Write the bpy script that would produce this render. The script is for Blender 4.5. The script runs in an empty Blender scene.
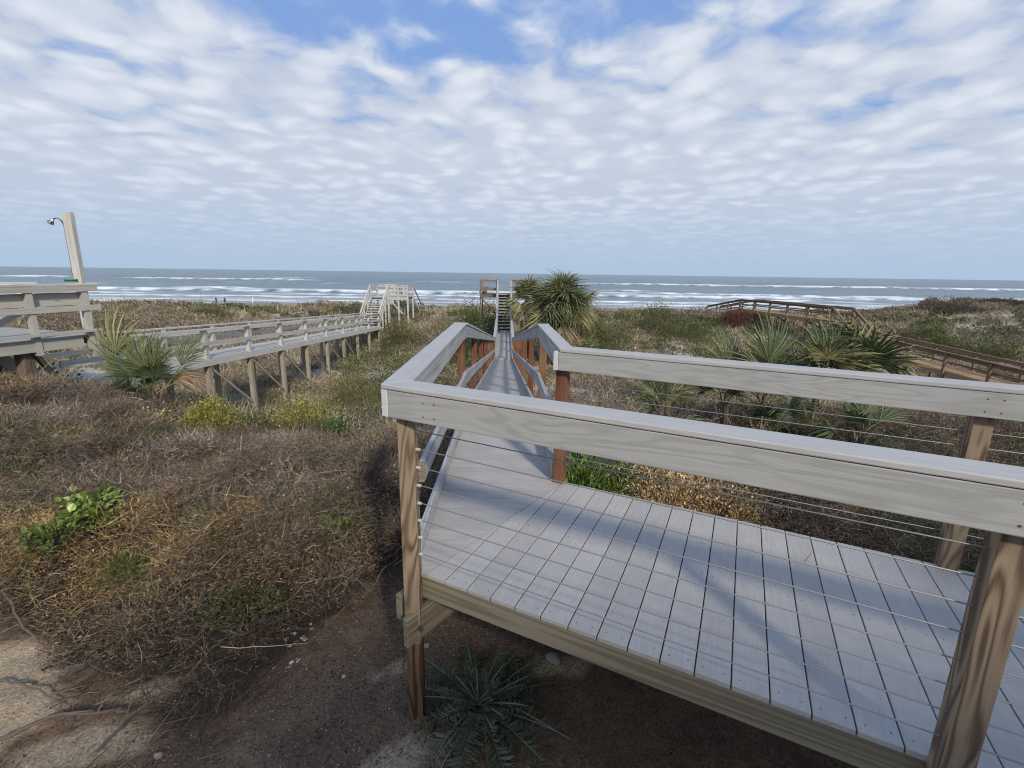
import bpy, math, random
import numpy as np
from mathutils import Matrix, Vector, Euler

rng = np.random.default_rng(7)
random.seed(7)
S = bpy.context.scene
COL = S.collection
PI = math.pi

# ------------------------------------------------------------------ camera
EYE = np.array([0.0, 0.0, 1.673])
FPX, CX, CY = 460.46, 512.0, 372.8
FW = np.array([0.0, 0.97742, -0.2113]); RT = np.array([0.9999, 0.00294, 0.01359]); UP = np.array([-0.0139, 0.21127, 0.97733])
cam_data = bpy.data.cameras.new('camera'); cam = bpy.data.objects.new('camera', cam_data); COL.objects.link(cam)
cam_data.sensor_width = 36; cam_data.lens = 36 * FPX / 1024; cam_data.shift_y = -(384 - CY) / 1024
cam_data.clip_start = 0.05; cam_data.clip_end = 60000
m = Matrix.Identity(4)
for i in range(3):
    m[i][0] = RT[i]; m[i][1] = UP[i]; m[i][2] = -FW[i]; m[i][3] = EYE[i]
cam.matrix_world = m
S.camera = cam

def W(px, py, Y):
    """world point that sits Y metres ahead and is seen at a photo position"""
    d = FW * FPX + RT * (px - CX) + UP * (CY - py)
    return EYE + d * (Y / d[1])
def WZ(px, py, z):
    d = FW * FPX + RT * (px - CX) + UP * (CY - py)
    return EYE + d * ((z - EYE[2]) / d[2])

# deck frame of the platform: u along the railing, v along the boards
UWD = np.array([math.cos(-0.46), math.sin(-0.46)]); VWD = np.array([math.sin(0.46), math.cos(0.46)])
C2 = np.array([1.3218, -1.8594])
def P2(u, v):
    d = np.array([u, v]) - C2
    return d[0] * UWD + d[1] * VWD
def P3(u, v, z):
    a = P2(u, v); return np.array([a[0], a[1], z])
def to_uv(x, y):
    return x * UWD[0] + y * UWD[1] + C2[0], x * VWD[0] + y * VWD[1] + C2[1]

# ------------------------------------------------------------------ noise
def _h(ix, iy, s):
    n = (ix.astype(np.int64) * 374761393 + iy.astype(np.int64) * 668265263 + s * 974634777) & 0x7fffffff
    n = ((n ^ (n >> 13)) * 1274126177) & 0x7fffffff
    return ((n ^ (n >> 16)) & 0xffff) / 65535.0
def vn(x, y, sc, s=0):
    x = np.asarray(x, float) * sc; y = np.asarray(y, float) * sc
    ix = np.floor(x); iy = np.floor(y); fx = x - ix; fy = y - iy
    fx = fx * fx * (3 - 2 * fx); fy = fy * fy * (3 - 2 * fy)
    a = _h(ix, iy, s); b = _h(ix + 1, iy, s); c = _h(ix, iy + 1, s); d = _h(ix + 1, iy + 1, s)
    return (a * (1 - fx) + b * fx) * (1 - fy) + (c * (1 - fx) + d * fx) * fy
def fbm(x, y, sc, s=0, o=4):
    t = 0; a = 0.5; w = 0
    for i in range(o):
        t = t + a * vn(x, y, sc * 2 ** i, s + i * 17); w += a; a *= 0.5
    return t / w
def sst(a, b, x):
    t = np.clip((np.asarray(x, float) - a) / (b - a), 0, 1); return t * t * (3 - 2 * t)

# ------------------------------------------------------------------ mesh builder
class MB:
    def __init__(s):
        s.V = []; s.n = 0; s.F = {3: [], 4: []}; s.UV = {3: [], 4: []}; s.C = []; s.poly = []
    def add(s, V, F, uv=None, col=(1, 1, 1)):
        V = np.asarray(V, float).reshape(-1, 3); F = np.asarray(F, np.int64); k = F.shape[1]
        s.V.append(V); s.F[k].append(F + s.n)
        if uv is None: uv = np.zeros((F.shape[0], k, 2))
        s.UV[k].append(np.asarray(uv, float).reshape(-1, k, 2))
        col = np.asarray(col, float)
        s.C.append(np.broadcast_to(col, (len(V), 3)) if col.ndim == 1 else col)
        s.n += len(V)
    def beam(s, a, b, w, h, up=(0, 0, 1), t=None):
        """box of width w and height h (along up) whose axis runs a-b"""
        a = np.asarray(a, float); b = np.asarray(b, float); d = b - a; L = np.linalg.norm(d); d = d / L
        up = np.asarray(up, float); sd = np.cross(d, up); sd /= np.linalg.norm(sd); up = np.cross(sd, d)
        V = []
        for p in (a, b):
            for i, j in ((-1, -1), (1, -1), (1, 1), (-1, 1)): V.append(p + sd * i * w / 2 + up * j * h / 2)
        F = [(0, 1, 5, 4), (1, 2, 6, 5), (2, 3, 7, 6), (3, 0, 4, 7), (3, 2, 1, 0), (4, 5, 6, 7)]
        o = rng.uniform(0, 60, 2); uv = []; acc = 0
        for k in range(4):
            q = w if k % 2 == 0 else h
            uv.append([(o[0], o[1] + acc), (o[0], o[1] + acc + q), (o[0] + L, o[1] + acc + q), (o[0] + L, o[1] + acc)]); acc += q + 0.37
        for k in range(2): uv.append([(o[0], o[1]), (o[0] + w * .3, o[1]), (o[0] + w * .3, o[1] + h), (o[0], o[1] + h)])
        g = t if t is not None else rng.uniform(.9, 1.06)
        s.add(V, F, uv, np.ones(3) * g)
    def prism(s, P, z0, z1, axis=(1, 0), t=None):
        """convex polygon P (counter-clockwise) between heights; z0 / z1 may be lists per corner"""
        n = len(P); P = np.asarray(P, float); z0 = np.broadcast_to(z0, n); z1 = np.broadcast_to(z1, n)
        ax = np.asarray(axis, float); ax /= np.linalg.norm(ax); ay = np.array([-ax[1], ax[0]]); o = rng.uniform(0, 60, 2)
        g = t if t is not None else rng.uniform(.9, 1.06)
        lo = [(p[0], p[1], z) for p, z in zip(P, z0)]; hi = [(p[0], p[1], z) for p, z in zip(P, z1)]
        base = s.n; s.V.append(np.array(lo + hi)); s.C.append(np.ones((2 * n, 3)) * g); s.n += 2 * n
        uvp = [(o[0] + p @ ax, o[1] + p @ ay) for p in P]
        s.poly.append(([base + n + i for i in range(n)], uvp)); s.poly.append(([base + i for i in reversed(range(n))], list(reversed(uvp))))
        for i in range(n):
            j = (i + 1) % n; a, b = uvp[i], uvp[j]
            s.poly.append(([base + i, base + j, base + n + j, base + n + i], [a, b, (b[0], b[1] + .03), (a[0], a[1] + .03)]))
    def tube(s, pts, r, n=6, col=(1, 1, 1), caps=True):
        pts = np.asarray(pts, float); m = len(pts); r = np.broadcast_to(r, m)
        T = np.gradient(pts, axis=0); T /= np.linalg.norm(T, axis=1)[:, None]
        ref = np.array([0, 0, 1.]) if abs(T[0][2]) < .9 else np.array([1., 0, 0])
        V = []
        for i in range(m):
            a = np.cross(T[i], ref); a /= np.linalg.norm(a); b = np.cross(a, T[i])
            for k in range(n):
                an = 2 * PI * k / n; V.append(pts[i] + r[i] * (math.cos(an) * a + math.sin(an) * b))
        L = np.concatenate([[0], np.cumsum(np.linalg.norm(np.diff(pts, axis=0), axis=1))]); F = []; uv = []
        for i in range(m - 1):
            for k in range(n):
                k2 = (k + 1) % n; F.append((i * n + k, i * n + k2, (i + 1) * n + k2, (i + 1) * n + k))
                uv.append([(L[i], k * .03), (L[i], k * .03 + .03), (L[i + 1], k * .03 + .03), (L[i + 1], k * .03)])
        base = s.n; s.add(V, F, uv, col)
        if caps:
            s.poly.append(([base + k for k in range(n)][::-1], [(0, 0)] * n)); s.poly.append(([base + (m - 1) * n + k for k in range(n)], [(0, 0)] * n))
    def build(s, name, mat, parent=None, bevel=0, smooth=False, seg=2):
        me = bpy.data.meshes.new(name); V = np.concatenate(s.V)
        me.vertices.add(len(V)); me.vertices.foreach_set('co', V.ravel())
        li = []; ls = []; uvs = []; c = 0
        for k in (4, 3):
            if s.F[k]:
                F = np.concatenate(s.F[k]); li.append(F.ravel()); ls.append(np.full(len(F), k)); uvs.append(np.concatenate(s.UV[k]).reshape(-1, 2))
        if s.poly:
            li.append(np.array([i for f, _ in s.poly for i in f])); ls.append(np.array([len(f) for f, _ in s.poly])); uvs.append(np.array([q for _, u in s.poly for q in u], float))
        li = np.concatenate(li); ls = np.concatenate(ls); uvs = np.concatenate(uvs)
        me.loops.add(len(li)); me.loops.foreach_set('vertex_index', li.astype(np.int32))
        me.polygons.add(len(ls)); st = np.concatenate([[0], np.cumsum(ls)[:-1]])
        me.polygons.foreach_set('loop_start', st.astype(np.int32)); me.polygons.foreach_set('loop_total', ls.astype(np.int32))
        me.polygons.foreach_set('use_smooth', np.full(len(ls), smooth))
        uvl = me.uv_layers.new(name='UVMap'); uvl.data.foreach_set('uv', uvs.ravel().astype(np.float32))
        a = me.attributes.new('tint', 'FLOAT_COLOR', 'POINT'); C = np.concatenate([np.concatenate(s.C), np.ones((len(V), 1))], 1)
        a.data.foreach_set('color', C.ravel().astype(np.float32))
        me.update(calc_edges=True); me.validate(verbose=False)
        me.materials.append(mat); o = bpy.data.objects.new(name, me); COL.objects.link(o)
        if parent: o.parent = parent
        if bevel:
            b = o.modifiers.new('edge', 'BEVEL'); b.width = bevel; b.segments = seg; b.limit_method = 'ANGLE'; b.harden_normals = False
        return o

def part(name, mat, parent, fn, bevel=0.004, **k):
    b = MB(); fn(b); return b.build(name, mat, parent, bevel=bevel, **k)
def tag(o, label=None, cat=None, group=None, kind=None):
    for k, v in (('label', label), ('category', cat), ('group', group), ('kind', kind)):
        if v: o[k] = v
    return o
def empty(name, loc=(0, 0, 0)):
    o = bpy.data.objects.new(name, None); o.location = loc; COL.objects.link(o); o.empty_display_size = .1
    return o

# ------------------------------------------------------------------ materials
class NT:
    def __init__(s, name):
        s.mat = bpy.data.materials.new(name); s.mat.use_nodes = True; s.t = s.mat.node_tree; s.t.nodes.clear()
    def n(s, t, **k):
        o = s.t.nodes.new(t)
        for a, v in k.items():
            if a.startswith('i_'):
                o.inputs[int(a[2:]) if a[2:].isdigit() else a[2:].replace('_', ' ')].default_value = v
            else: setattr(o, a, v)
        return o
    def l(s, a, b): s.t.links.new(a, b)
    def math(s, op, a, b=None, clamp=False):
        n = s.t.nodes.new('ShaderNodeMath'); n.operation = op; n.use_clamp = clamp
        for i, x in enumerate((a, b)):
            if x is None: continue
            if isinstance(x, (int, float)): n.inputs[i].default_value = x
            else: s.l(x, n.inputs[i])
        return n.outputs[0]
    def mix(s, f, a, b, mode='MIX'):
        n = s.t.nodes.new('ShaderNodeMix'); n.data_type = 'RGBA'; n.blend_type = mode
        for i, x in ((0, f), (6, a), (7, b)):
            if isinstance(x, (int, float)): n.inputs[i].default_value = x
            elif isinstance(x, tuple): n.inputs[i].default_value = (*x, 1)
            else: s.l(x, n.inputs[i])
        return n.outputs[2]
    def ramp(s, f, pts):
        n = s.t.nodes.new('ShaderNodeValToRGB'); e = n.color_ramp.elements
        while len(e) < len(pts): e.new(.5)
        for i, (p, c) in enumerate(pts):
            e[i].position = p; e[i].color = (*c, 1) if isinstance(c, tuple) else (c, c, c, 1)
        s.l(f, n.inputs[0]); return n.outputs[0]
    def noise(s, vec, scale, detail=3, rough=.5, dist=0):
        n = s.n('ShaderNodeTexNoise'); n.inputs['Scale'].default_value = scale; n.inputs['Detail'].default_value = detail
        n.inputs['Roughness'].default_value = rough; n.inputs['Distortion'].default_value = dist
        if vec is not None: s.l(vec, n.inputs['Vector'])
        return n.outputs['Fac']
    def mapping(s, vec, sc):
        n = s.n('ShaderNodeMapping'); n.inputs['Scale'].default_value = sc; s.l(vec, n.inputs['Vector']); return n.outputs[0]
    def done(s, col, rough=.8, bump=None, bstr=.3, bdist=.01, spec=.3, metal=0, transl=None):
        p = s.n('ShaderNodeBsdfPrincipled'); out = s.n('ShaderNodeOutputMaterial')
        if isinstance(col, tuple): p.inputs['Base Color'].default_value = (*col, 1)
        else: s.l(col, p.inputs['Base Color'])
        if isinstance(rough, (int, float)): p.inputs['Roughness'].default_value = rough
        else: s.l(rough, p.inputs['Roughness'])
        p.inputs['Specular IOR Level'].default_value = spec; p.inputs['Metallic'].default_value = metal
        if bump is not None:
            b = s.n('ShaderNodeBump'); b.inputs['Strength'].default_value = bstr; b.inputs['Distance'].default_value = bdist
            s.l(bump, b.inputs['Height']); s.l(b.outputs[0], p.inputs['Normal'])
        sh = p.outputs[0]
        if transl:
            t = s.n('ShaderNodeBsdfTranslucent'); s.l(col, t.inputs[0]) if not isinstance(col, tuple) else None
            mx = s.n('ShaderNodeMixShader'); mx.inputs[0].default_value = transl; s.l(sh, mx.inputs[1]); s.l(t.outputs[0], mx.inputs[2]); sh = mx.outputs[0]
        s.l(sh, out.inputs[0]); return s.mat

def lumber(name, light, dark, rings=7.0, contrast=.8, stain=None, fine=.25, weather=None, rough=.8, stretch=.5, across=13.0):
    t = NT(name); uv = t.n('ShaderNodeTexCoord').outputs['UV']; ob = t.n('ShaderNodeTexCoord').outputs['Object']
    tint = t.n('ShaderNodeVertexColor', layer_name='tint').outputs[0]
    v = t.mapping(uv, (stretch, across, 1)); n = t.noise(v, 1.0, 1.5, .4, .35)
    r = t.math('SINE', t.math('MULTIPLY', n, rings * 6.283)); r = t.math('ADD', t.math('MULTIPLY', r, .5), .5)
    r = t.math('POWER', r, 1.3)
    f = t.noise(t.mapping(uv, (4, 170, 1)), 1, 3, .6)
    k = t.math('ADD', t.math('MULTIPLY', r, contrast), t.math('MULTIPLY', t.math('SUBTRACT', f, .5), fine * 3), True)
    c = t.mix(k, light, dark)
    kn = t.n('ShaderNodeTexVoronoi'); kn.inputs['Scale'].default_value = 1.0; t.l(t.mapping(uv, (1.6, 5.5, 1)), kn.inputs['Vector'])
    kk = t.ramp(kn.outputs['Distance'], [(.0, 1.0), (.06, .85), (.13, 0.0)])
    c = t.mix(t.math('MULTIPLY', kk, .75), c, tuple(x * .45 for x in dark))
    if stain: c = t.mix(t.math('MULTIPLY', t.ramp(t.noise(ob, 2.3, 4), [(.42, 0.0), (.62, 1.0)]), .8), c, stain)
    if weather: c = t.mix(t.math('MULTIPLY', t.ramp(t.noise(ob, 1.1, 5, .65), [(.4, 0.0), (.65, 1.0)]), .4), c, weather)
    c = t.mix(1.0, c, tint, 'MULTIPLY')
    return t.done(c, rough, t.math('ADD', t.math('MULTIPLY', f, .7), t.math('MULTIPLY', r, -.3)), .35, .004, .25)

def composite(name, base, streak, groove=0, amt=.35, rough=.6, dirt=.25, grain=.9):
    t = NT(name); tc = t.n('ShaderNodeTexCoord'); uv = tc.outputs['UV']; ob = tc.outputs['Object']
    tint = t.n('ShaderNodeVertexColor', layer_name='tint').outputs[0]
    n = t.noise(t.mapping(uv, (1.3, 11, 1)), 1, 2, .5, .7)
    r = t.math('ADD', t.math('MULTIPLY', t.math('SINE', t.math('MULTIPLY', n, 42)), .5), .5)
    f = t.noise(t.mapping(uv, (5, 130, 1)), 1, 3, .65)
    k = t.math('ADD', t.math('MULTIPLY', t.math('POWER', r, 1.8), amt), t.math('MULTIPLY', t.math('SUBTRACT', f, .45), grain), True)
    c = t.mix(k, base, streak)
    d = t.ramp(t.noise(ob, 3.2, 6, .68), [(.46, 0.0), (.74, 1.0)])
    c = t.mix(t.math('MULTIPLY', d, dirt), c, tuple(x * .62 for x in base))
    sp = t.n('ShaderNodeTexVoronoi'); sp.inputs['Scale'].default_value = 28; t.l(ob, sp.inputs['Vector'])
    c = t.mix(t.math('MULTIPLY', t.ramp(sp.outputs['Distance'], [(.03, 1.0), (.07, 0.0)]), .45), c, (.12, .12, .11))
    c = t.mix(1.0, c, tint, 'MULTIPLY')
    b = t.math('ADD', t.math('MULTIPLY', f, .6), t.math('MULTIPLY', r, .3))
    if groove:
        g = t.n('ShaderNodeTexWave', wave_type='BANDS', bands_direction='Y', wave_profile='SIN'); g.inputs['Scale'].default_value = groove; g.inputs['Distortion'].default_value = 1.2
        g.inputs['Detail'].default_value = 1; t.l(t.mapping(uv, (.35, 1, 1)), g.inputs['Vector']); b = t.math('ADD', b, t.math('MULTIPLY', g.outputs['Fac'], .9))
        c = t.mix(t.math('MULTIPLY', t.math('SUBTRACT', 1, g.outputs['Fac']), .22), c, tuple(x * .6 for x in base))
    return t.done(c, rough, b, .45, .003, .35)

def leafmat(name, transl=.25, rough=.6, spec=.3):
    t = NT(name); tint = t.n('ShaderNodeVertexColor', layer_name='tint').outputs[0]
    return t.done(tint, rough, spec=spec, transl=transl)
def plain(name, c, rough=.6, metal=0, spec=.4, var=.2):
    t = NT(name); ob = t.n('ShaderNodeTexCoord').outputs['Object']; n = t.noise(ob, 14, 4, .6)
    return t.done(t.mix(n, tuple(x * (1 - var) for x in c), tuple(min(1, x * (1 + var)) for x in c)), rough, n, .15, .004, spec, metal)

M = dict(
    fascia=composite('grey_composite_fascia', (.445, .435, .405), (.30, .293, .272), 0, .5),
    cap=composite('pale_composite_cap', (.50, .482, .45), (.38, .368, .345), 0, .3, .6, .25),
    trim=composite('white_composite_end', (.62, .62, .60), (.54, .54, .52), 0, .2, .6, .1),
    deck=composite('grained_grey_decking', (.475, .445, .405), (.34, .32, .295), 0, .2, .62, .3, 1.0),
    walk=composite('worn_grey_decking', (.465, .44, .40), (.325, .31, .285), 0, .35, .65, .4),
    post=lumber('weathered_pine_post', (.33, .245, .16), (.095, .058, .035), 7.0, .9, weather=(.25, .195, .14), across=9.0, stretch=1.5),
    wet=lumber('stained_pine_foot', (.22, .125, .065), (.06, .03, .016), 8, .95, across=14.0, stretch=.9),
    rim=lumber('treated_joist', (.31, .262, .178), (.16, .125, .08), 6, .8, stretch=.3, weather=(.25, .21, .145)),
    rust=lumber('red_stained_post', (.20, .08, .044), (.085, .033, .02), 6, .85, stain=(.27, .16, .09), weather=(.16, .08, .05)),
    wgrey=lumber('sun_greyed_board', (.42, .42, .41), (.22, .22, .215), 6, .8, weather=(.5, .5, .5)),
    pale=lumber('bleached_pale_wood', (.58, .555, .50), (.40, .38, .335), 6, .7, weather=(.64, .62, .57)),
    palegrey=lumber('greyed_pale_wood', (.45, .43, .38), (.33, .31, .27), 5, .5, weather=(.5, .48, .44)),
    stilt=lumber('grey_brown_stilt', (.41, .355, .28), (.22, .185, .14), 6, .8, weather=(.40, .36, .30)),
    oldbrown=lumber('old_brown_wood', (.25, .195, .14), (.11, .085, .06), 6, .7, weather=(.30, .25, .2)),
    dark=lumber('dark_old_wood', (.22, .18, .14), (.10, .08, .06), 5, .7),  # dark brown timber for risers, joists, stilts and braces
    brown=lumber('brown_rail_wood', (.24, .155, .09), (.11, .07, .04), 5, .7, weather=(.30, .23, .165)),
    orange=lumber('new_orange_plank', (.40, .26, .14), (.27, .165, .085), 5, .5),
    steel=plain('steel_cable', (.30, .295, .285), .5, .5, .5, .1),
    bolt=plain('rusted_bolt', (.16, .11, .08), .6, .5),
    veg=leafmat('plant_tissue'), twig=leafmat('dry_twig_tissue', .08, .9, .15), palm=leafmat('palm_leaf_tissue', .12, .5, .3),
    shell=plain('white_shell', (.52, .48, .42), .6), rock=plain('sandy_stone', (.30, .26, .21), .9),
    green=plain('green_plastic', (.06, .21, .12), .6), chrome=plain('chrome_pipe', (.6, .6, .62), .2, 1.0),
    pipe=plain('dark_copper_pipe', (.10, .10, .11), .4, .7), white_clothes=plain('white_clothes', (.70, .69, .66), .9), dark_clothes=plain('dark_clothes', (.07, .06, .065), .9, 0, .2),
)

# ------------------------------------------------------------------ terrain height
SEA = -6.35
CP = np.array([(-3, 2, -.98), (0, 1, -1.0), (0, 3.2, -1.0), (3, 2, -1.03), (-.6, 2.3, -.95), (5, 4, -1.1), (-5, 5, -1.02), (-2, 5, -1.05), (0, 6, -1.45), (0, 10, -2.2), (3, 5, -1.12),
    (-9.5, 10, -.95), (-14, 10, -.9), (-7, 8, -1.2), (-4, 8, -1.6), (-5, 12, -2.7), (-11, 14, -2.9), (-11.3, 20, -4.55), (-11.3, 25, -4.9), (-11.3, 28.5, -5.1), (-12, 36, -4.6), (-12, 42, -3.2), (-12, 48, -2.6),
    (-7, 24, -4.9), (-6, 30, -4.7), (-6, 38, -3.2), (-22, 20, -3.6), (-22, 30, -3.8), (-24, 40, -2.9), (-30, 48, -2.65), (-60, 50, -2.6), (-20, 10, -.8), (-30, 15, -1.5),
    (0, 16, -3.3), (0, 22, -3.9), (0, 30, -3.7), (0, 36, -2.7), (0, 44, -2.5), (-3, 48, -2.5), (8, 8, -1.5), (8, 14, -2.9), (14, 20, -4.2), (8, 24, -4.1), (10, 34, -3.3), (10, 46, -2.8), (18, 48, -2.9),
    (25, 21, -5.0), (25, 27, -5.0), (25, 32, -4.2), (24, 40, -3.2), (24, 48, -2.9), (20, 10, -1.9), (38, 25, -4.2), (38, 38, -3.2), (38, 48, -2.5), (46, 48, -1.95), (51, 49, -1.1), (57, 50, -1.2), (70, 50, -2.2), (60, 35, -2.6), (40, 15, -2.8),
    (-40, 0, -1), (40, 0, -1), (0, -20, -1), (-30, -20, -1), (30, -20, -1), (-60, 25, -2), (75, 20, -2.2)], float)
def _tps(a, b):
    r2 = ((a[:, None, :] - b[None, :, :]) ** 2).sum(-1); return .5 * r2 * np.log(r2 + 1e-9)
_n = len(CP); _A = np.zeros((_n + 3, _n + 3)); _A[:_n, :_n] = _tps(CP[:, :2], CP[:, :2]) + np.eye(_n) * 1.5
_Q = np.c_[np.ones(_n), CP[:, :2]]; _A[:_n, _n:] = _Q; _A[_n:, :_n] = _Q.T
_w = np.linalg.solve(_A, np.r_[CP[:, 2], 0, 0, 0])
def gz(x, y):
    x = np.asarray(x, float); y = np.asarray(y, float); sh = x.shape; xf = x.ravel(); yf = y.ravel()
    xc = np.clip(xf, -75, 85); yc = np.clip(yf, -25, 52); z = np.empty(len(xf))
    for i in range(0, len(xf), 20000):
        p = np.c_[xc[i:i + 20000], yc[i:i + 20000]]; z[i:i + 20000] = _tps(p, CP[:, :2]) @ _w[:_n] + np.c_[np.ones(len(p)), p] @ _w[_n:]
    k = sst(9, 22, yf); z += k * ((fbm(xf, yf, .16, 3) - .5) * 1.1 + (fbm(xf, yf, .6, 9) - .5) * .35)
    z += (fbm(xf, yf, 1.3, 21) - .5) * .07 + (fbm(xf, yf, 6, 23) - .5) * .03
    beach = -5.55 - (yf - 70) * .018 + (fbm(xf, yf, .2, 5) - .5) * .12
    b = sst(51, 66, yf + (fbm(xf, yf, .1, 31) - .5) * 9)
    z = z * (1 - b) + beach * b
    return z.reshape(sh)
def gz1(x, y): return float(gz(np.array([x]), np.array([y]))[0])

# sand showing through, soil of the path
SAND = [(WZ(-4, 694, -1)[:2], .58, .33, -.45), (WZ(152, 692, -1)[:2], .19, .10, .3), (WZ(95, 750, -1)[:2], .33, .13, .25), (WZ(400, 765, -1)[:2], .24, .12, .3), (WZ(398, 676, -1)[:2], .14, .07, .2), (WZ(570, 668, -1)[:2], .22, .10, .0), (WZ(-120, 740, -1)[:2], .9, .5, -.4), (WZ(125, 622, -1)[:2], .10, .05, 0)]
def sandmask(x, y):
    m = np.zeros_like(x)
    for c, a, b, r in SAND:
        dx = x - c[0] + (fbm(x, y, 3, 71) - .5) * .25; dy = y - c[1] + (fbm(x, y, 3, 77) - .5) * .25; u = dx * math.cos(r) + dy * math.sin(r); v = -dx * math.sin(r) + dy * math.cos(r)
        m = np.maximum(m, 1 - sst(.88, 1.04, np.sqrt((u / a) ** 2 + (v / b) ** 2) + (fbm(x, y, 9, 80) - .5) * .5))
    return m
EDGE = np.array([(-7.0, 4.1), (-4.05, 3.05), (-3.43, 2.88), (-2.77, 2.60), (-2.3, 2.24), (-2.01, 2.16), (-1.68, 2.34), (-1.5, 2.86), (-1.22, 3.5), (-.95, 4.0), (-.8, 4.6), (-.7, 6)])
def brushmask(x, y):
    """1 in the scrub left of the path, 0 on the bare path"""
    ye = np.interp(x, EDGE[:, 0], EDGE[:, 1]) + (fbm(x, y, 2.2, 41) - .5) * .5
    return sst(-.1, .12, y - ye) * (1 - sst(-.85, -.7, x))
def deckmask(x, y):
    u, v = to_uv(x, y)
    a = ((u > -.35) & (u < 6) & (v > -.2) & (v < 1.62)); b = (np.abs(x + .12) < .62) & (y > 2.1) & (y < 6.3)
    return a | b

def grid_mesh(xs, ys, zf, name, mat, colf, smooth=True):
    X, Y = np.meshgrid(xs, ys); Z = zf(X, Y); n, k = X.shape
    i = np.arange(n * k).reshape(n, k); F = np.stack([i[:-1, :-1], i[:-1, 1:], i[1:, 1:], i[1:, :-1]], -1).reshape(-1, 4)
    b = MB(); b.add(np.stack([X, Y, Z], -1), F, np.stack([X, Y], -1).reshape(-1, 2)[F], colf(X.ravel(), Y.ravel(), Z.ravel()))
    return b.build(name, mat, smooth=smooth)
def warp(lim, d0, g):
    v = [0.0]; d = d0
    while v[-1] < lim: v.append(v[-1] + d); d *= g
    return np.array(v)
SAND2 = [(W(377, 384, 26)[:2], 1.3, .8), (W(362, 398, 22)[:2], 1.0, .5), (W(398, 400, 21.5)[:2], .9, .45), (W(350, 410, 19)[:2], .7, .35), (W(645, 352, 27)[:2], 1.2, .8), (W(700, 362, 20)[:2], .8, .5), (W(925, 342, 34)[:2], 1.6, 1.6), (W(968, 312, 47)[:2], 1.1, .8), (W(885, 352, 30)[:2], 1.2, .9), (W(240, 302, 48)[:2], 1.8, 1.0)]
def sand2(x, y):
    m = np.zeros_like(x)
    for c, a, b in SAND2: m = np.maximum(m, 1 - sst(.7, 1.1, np.sqrt(((x - c[0]) / a) ** 2 + ((y - c[1]) / b) ** 2) + (fbm(x, y, 1.6, 95) - .5) * .9))
    return m
def ground_col(x, y, z):
    soil = np.array([.195, .130, .082]); litter = np.array([.075, .058, .044]); sand = np.array([.47, .36, .235]); dune = np.array([.23, .19, .135]); wet = np.array([.30, .255, .20])  # litter and dune tones darkened to stand for shade between the plants
    n = fbm(x, y, 1.7, 61); c = soil[None] * (.75 + .6 * n[:, None]) + (sst(.55, .8, fbm(x, y, 2.1, 63)) * .5)[:, None] * np.array([.07, .058, .045])
    k = sst(4, 11, y)[:, None]; c = c * (1 - k) + dune * k
    k = (brushmask(x, y) * (1 - sst(6, 9, y)))[:, None]; c = c * (1 - k) + litter * (.7 + .6 * fbm(x, y, 4, 65)[:, None]) * k
    k = sandmask(x, y)[:, None]; c = c * (1 - k) + sand * (.85 + .3 * fbm(x, y, 5, 66)[:, None]) * k
    k = (sst(10, 16, y) * sst(.60, .72, fbm(x, y, .33, 91, 5))); k = np.maximum(k, sand2(x, y))[:, None]; c = c * (1 - k) + np.array([.50, .44, .36]) * k
    k = sst(56, 66, y)[:, None]; c = c * (1 - k) + np.array([.40, .345, .27]) * k
    k = sst(88, 104, y)[:, None]; c = c * (1 - k) + wet * k
    return c
def ground_mat():
    t = NT('dune_sand_and_soil'); ob = t.n('ShaderNodeTexCoord').outputs['Object']; tint = t.n('ShaderNodeVertexColor', layer_name='tint').outputs[0]
    n = t.noise(ob, 60, 8, .75); n2 = t.noise(ob, 7, 5, .65)
    c = t.mix(1.0, tint, t.ramp(n, [(.3, .35), (.7, 1.7)]), 'MULTIPLY'); c = t.mix(1.0, c, t.ramp(n2, [(.3, .75), (.7, 1.25)]), 'MULTIPLY')
    v = t.n('ShaderNodeTexVoronoi'); v.inputs['Scale'].default_value = 42; t.l(ob, v.inputs['Vector'])
    s = t.math('MULTIPLY', t.ramp(v.outputs['Distance'], [(.10, 1.0), (.16, 0.0)]), t.ramp(t.noise(ob, 26, 1), [(.52, 0.0), (.56, 1.0)]))
    c = t.mix(t.math('MULTIPLY', s, .55), c, (.38, .34, .29))
    v2 = t.n('ShaderNodeTexVoronoi'); v2.inputs['Scale'].default_value = 31; t.l(ob, v2.inputs['Vector'])
    c = t.mix(t.math('MULTIPLY', t.ramp(v2.outputs['Distance'], [(.08, 1.0), (.24, 0.0)]), t.ramp(t.noise(ob, 5, 3), [(.54, 0.0), (.64, .6)])), c, (.02, .017, .014))
    return t.done(c, .95, t.math('ADD', n, n2), .8, .03, .15)
xs = warp(420, .05, 1.028); xs = np.concatenate([-xs[:0:-1], xs]); yp = warp(121, .055, 1.0135); yn = warp(60, .3, 1.2)
ys = np.concatenate([-yn[:0:-1], yp]) + .8
tag(grid_mesh(xs, ys, gz, 'ground', ground_mat(), ground_col), kind='structure')

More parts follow.
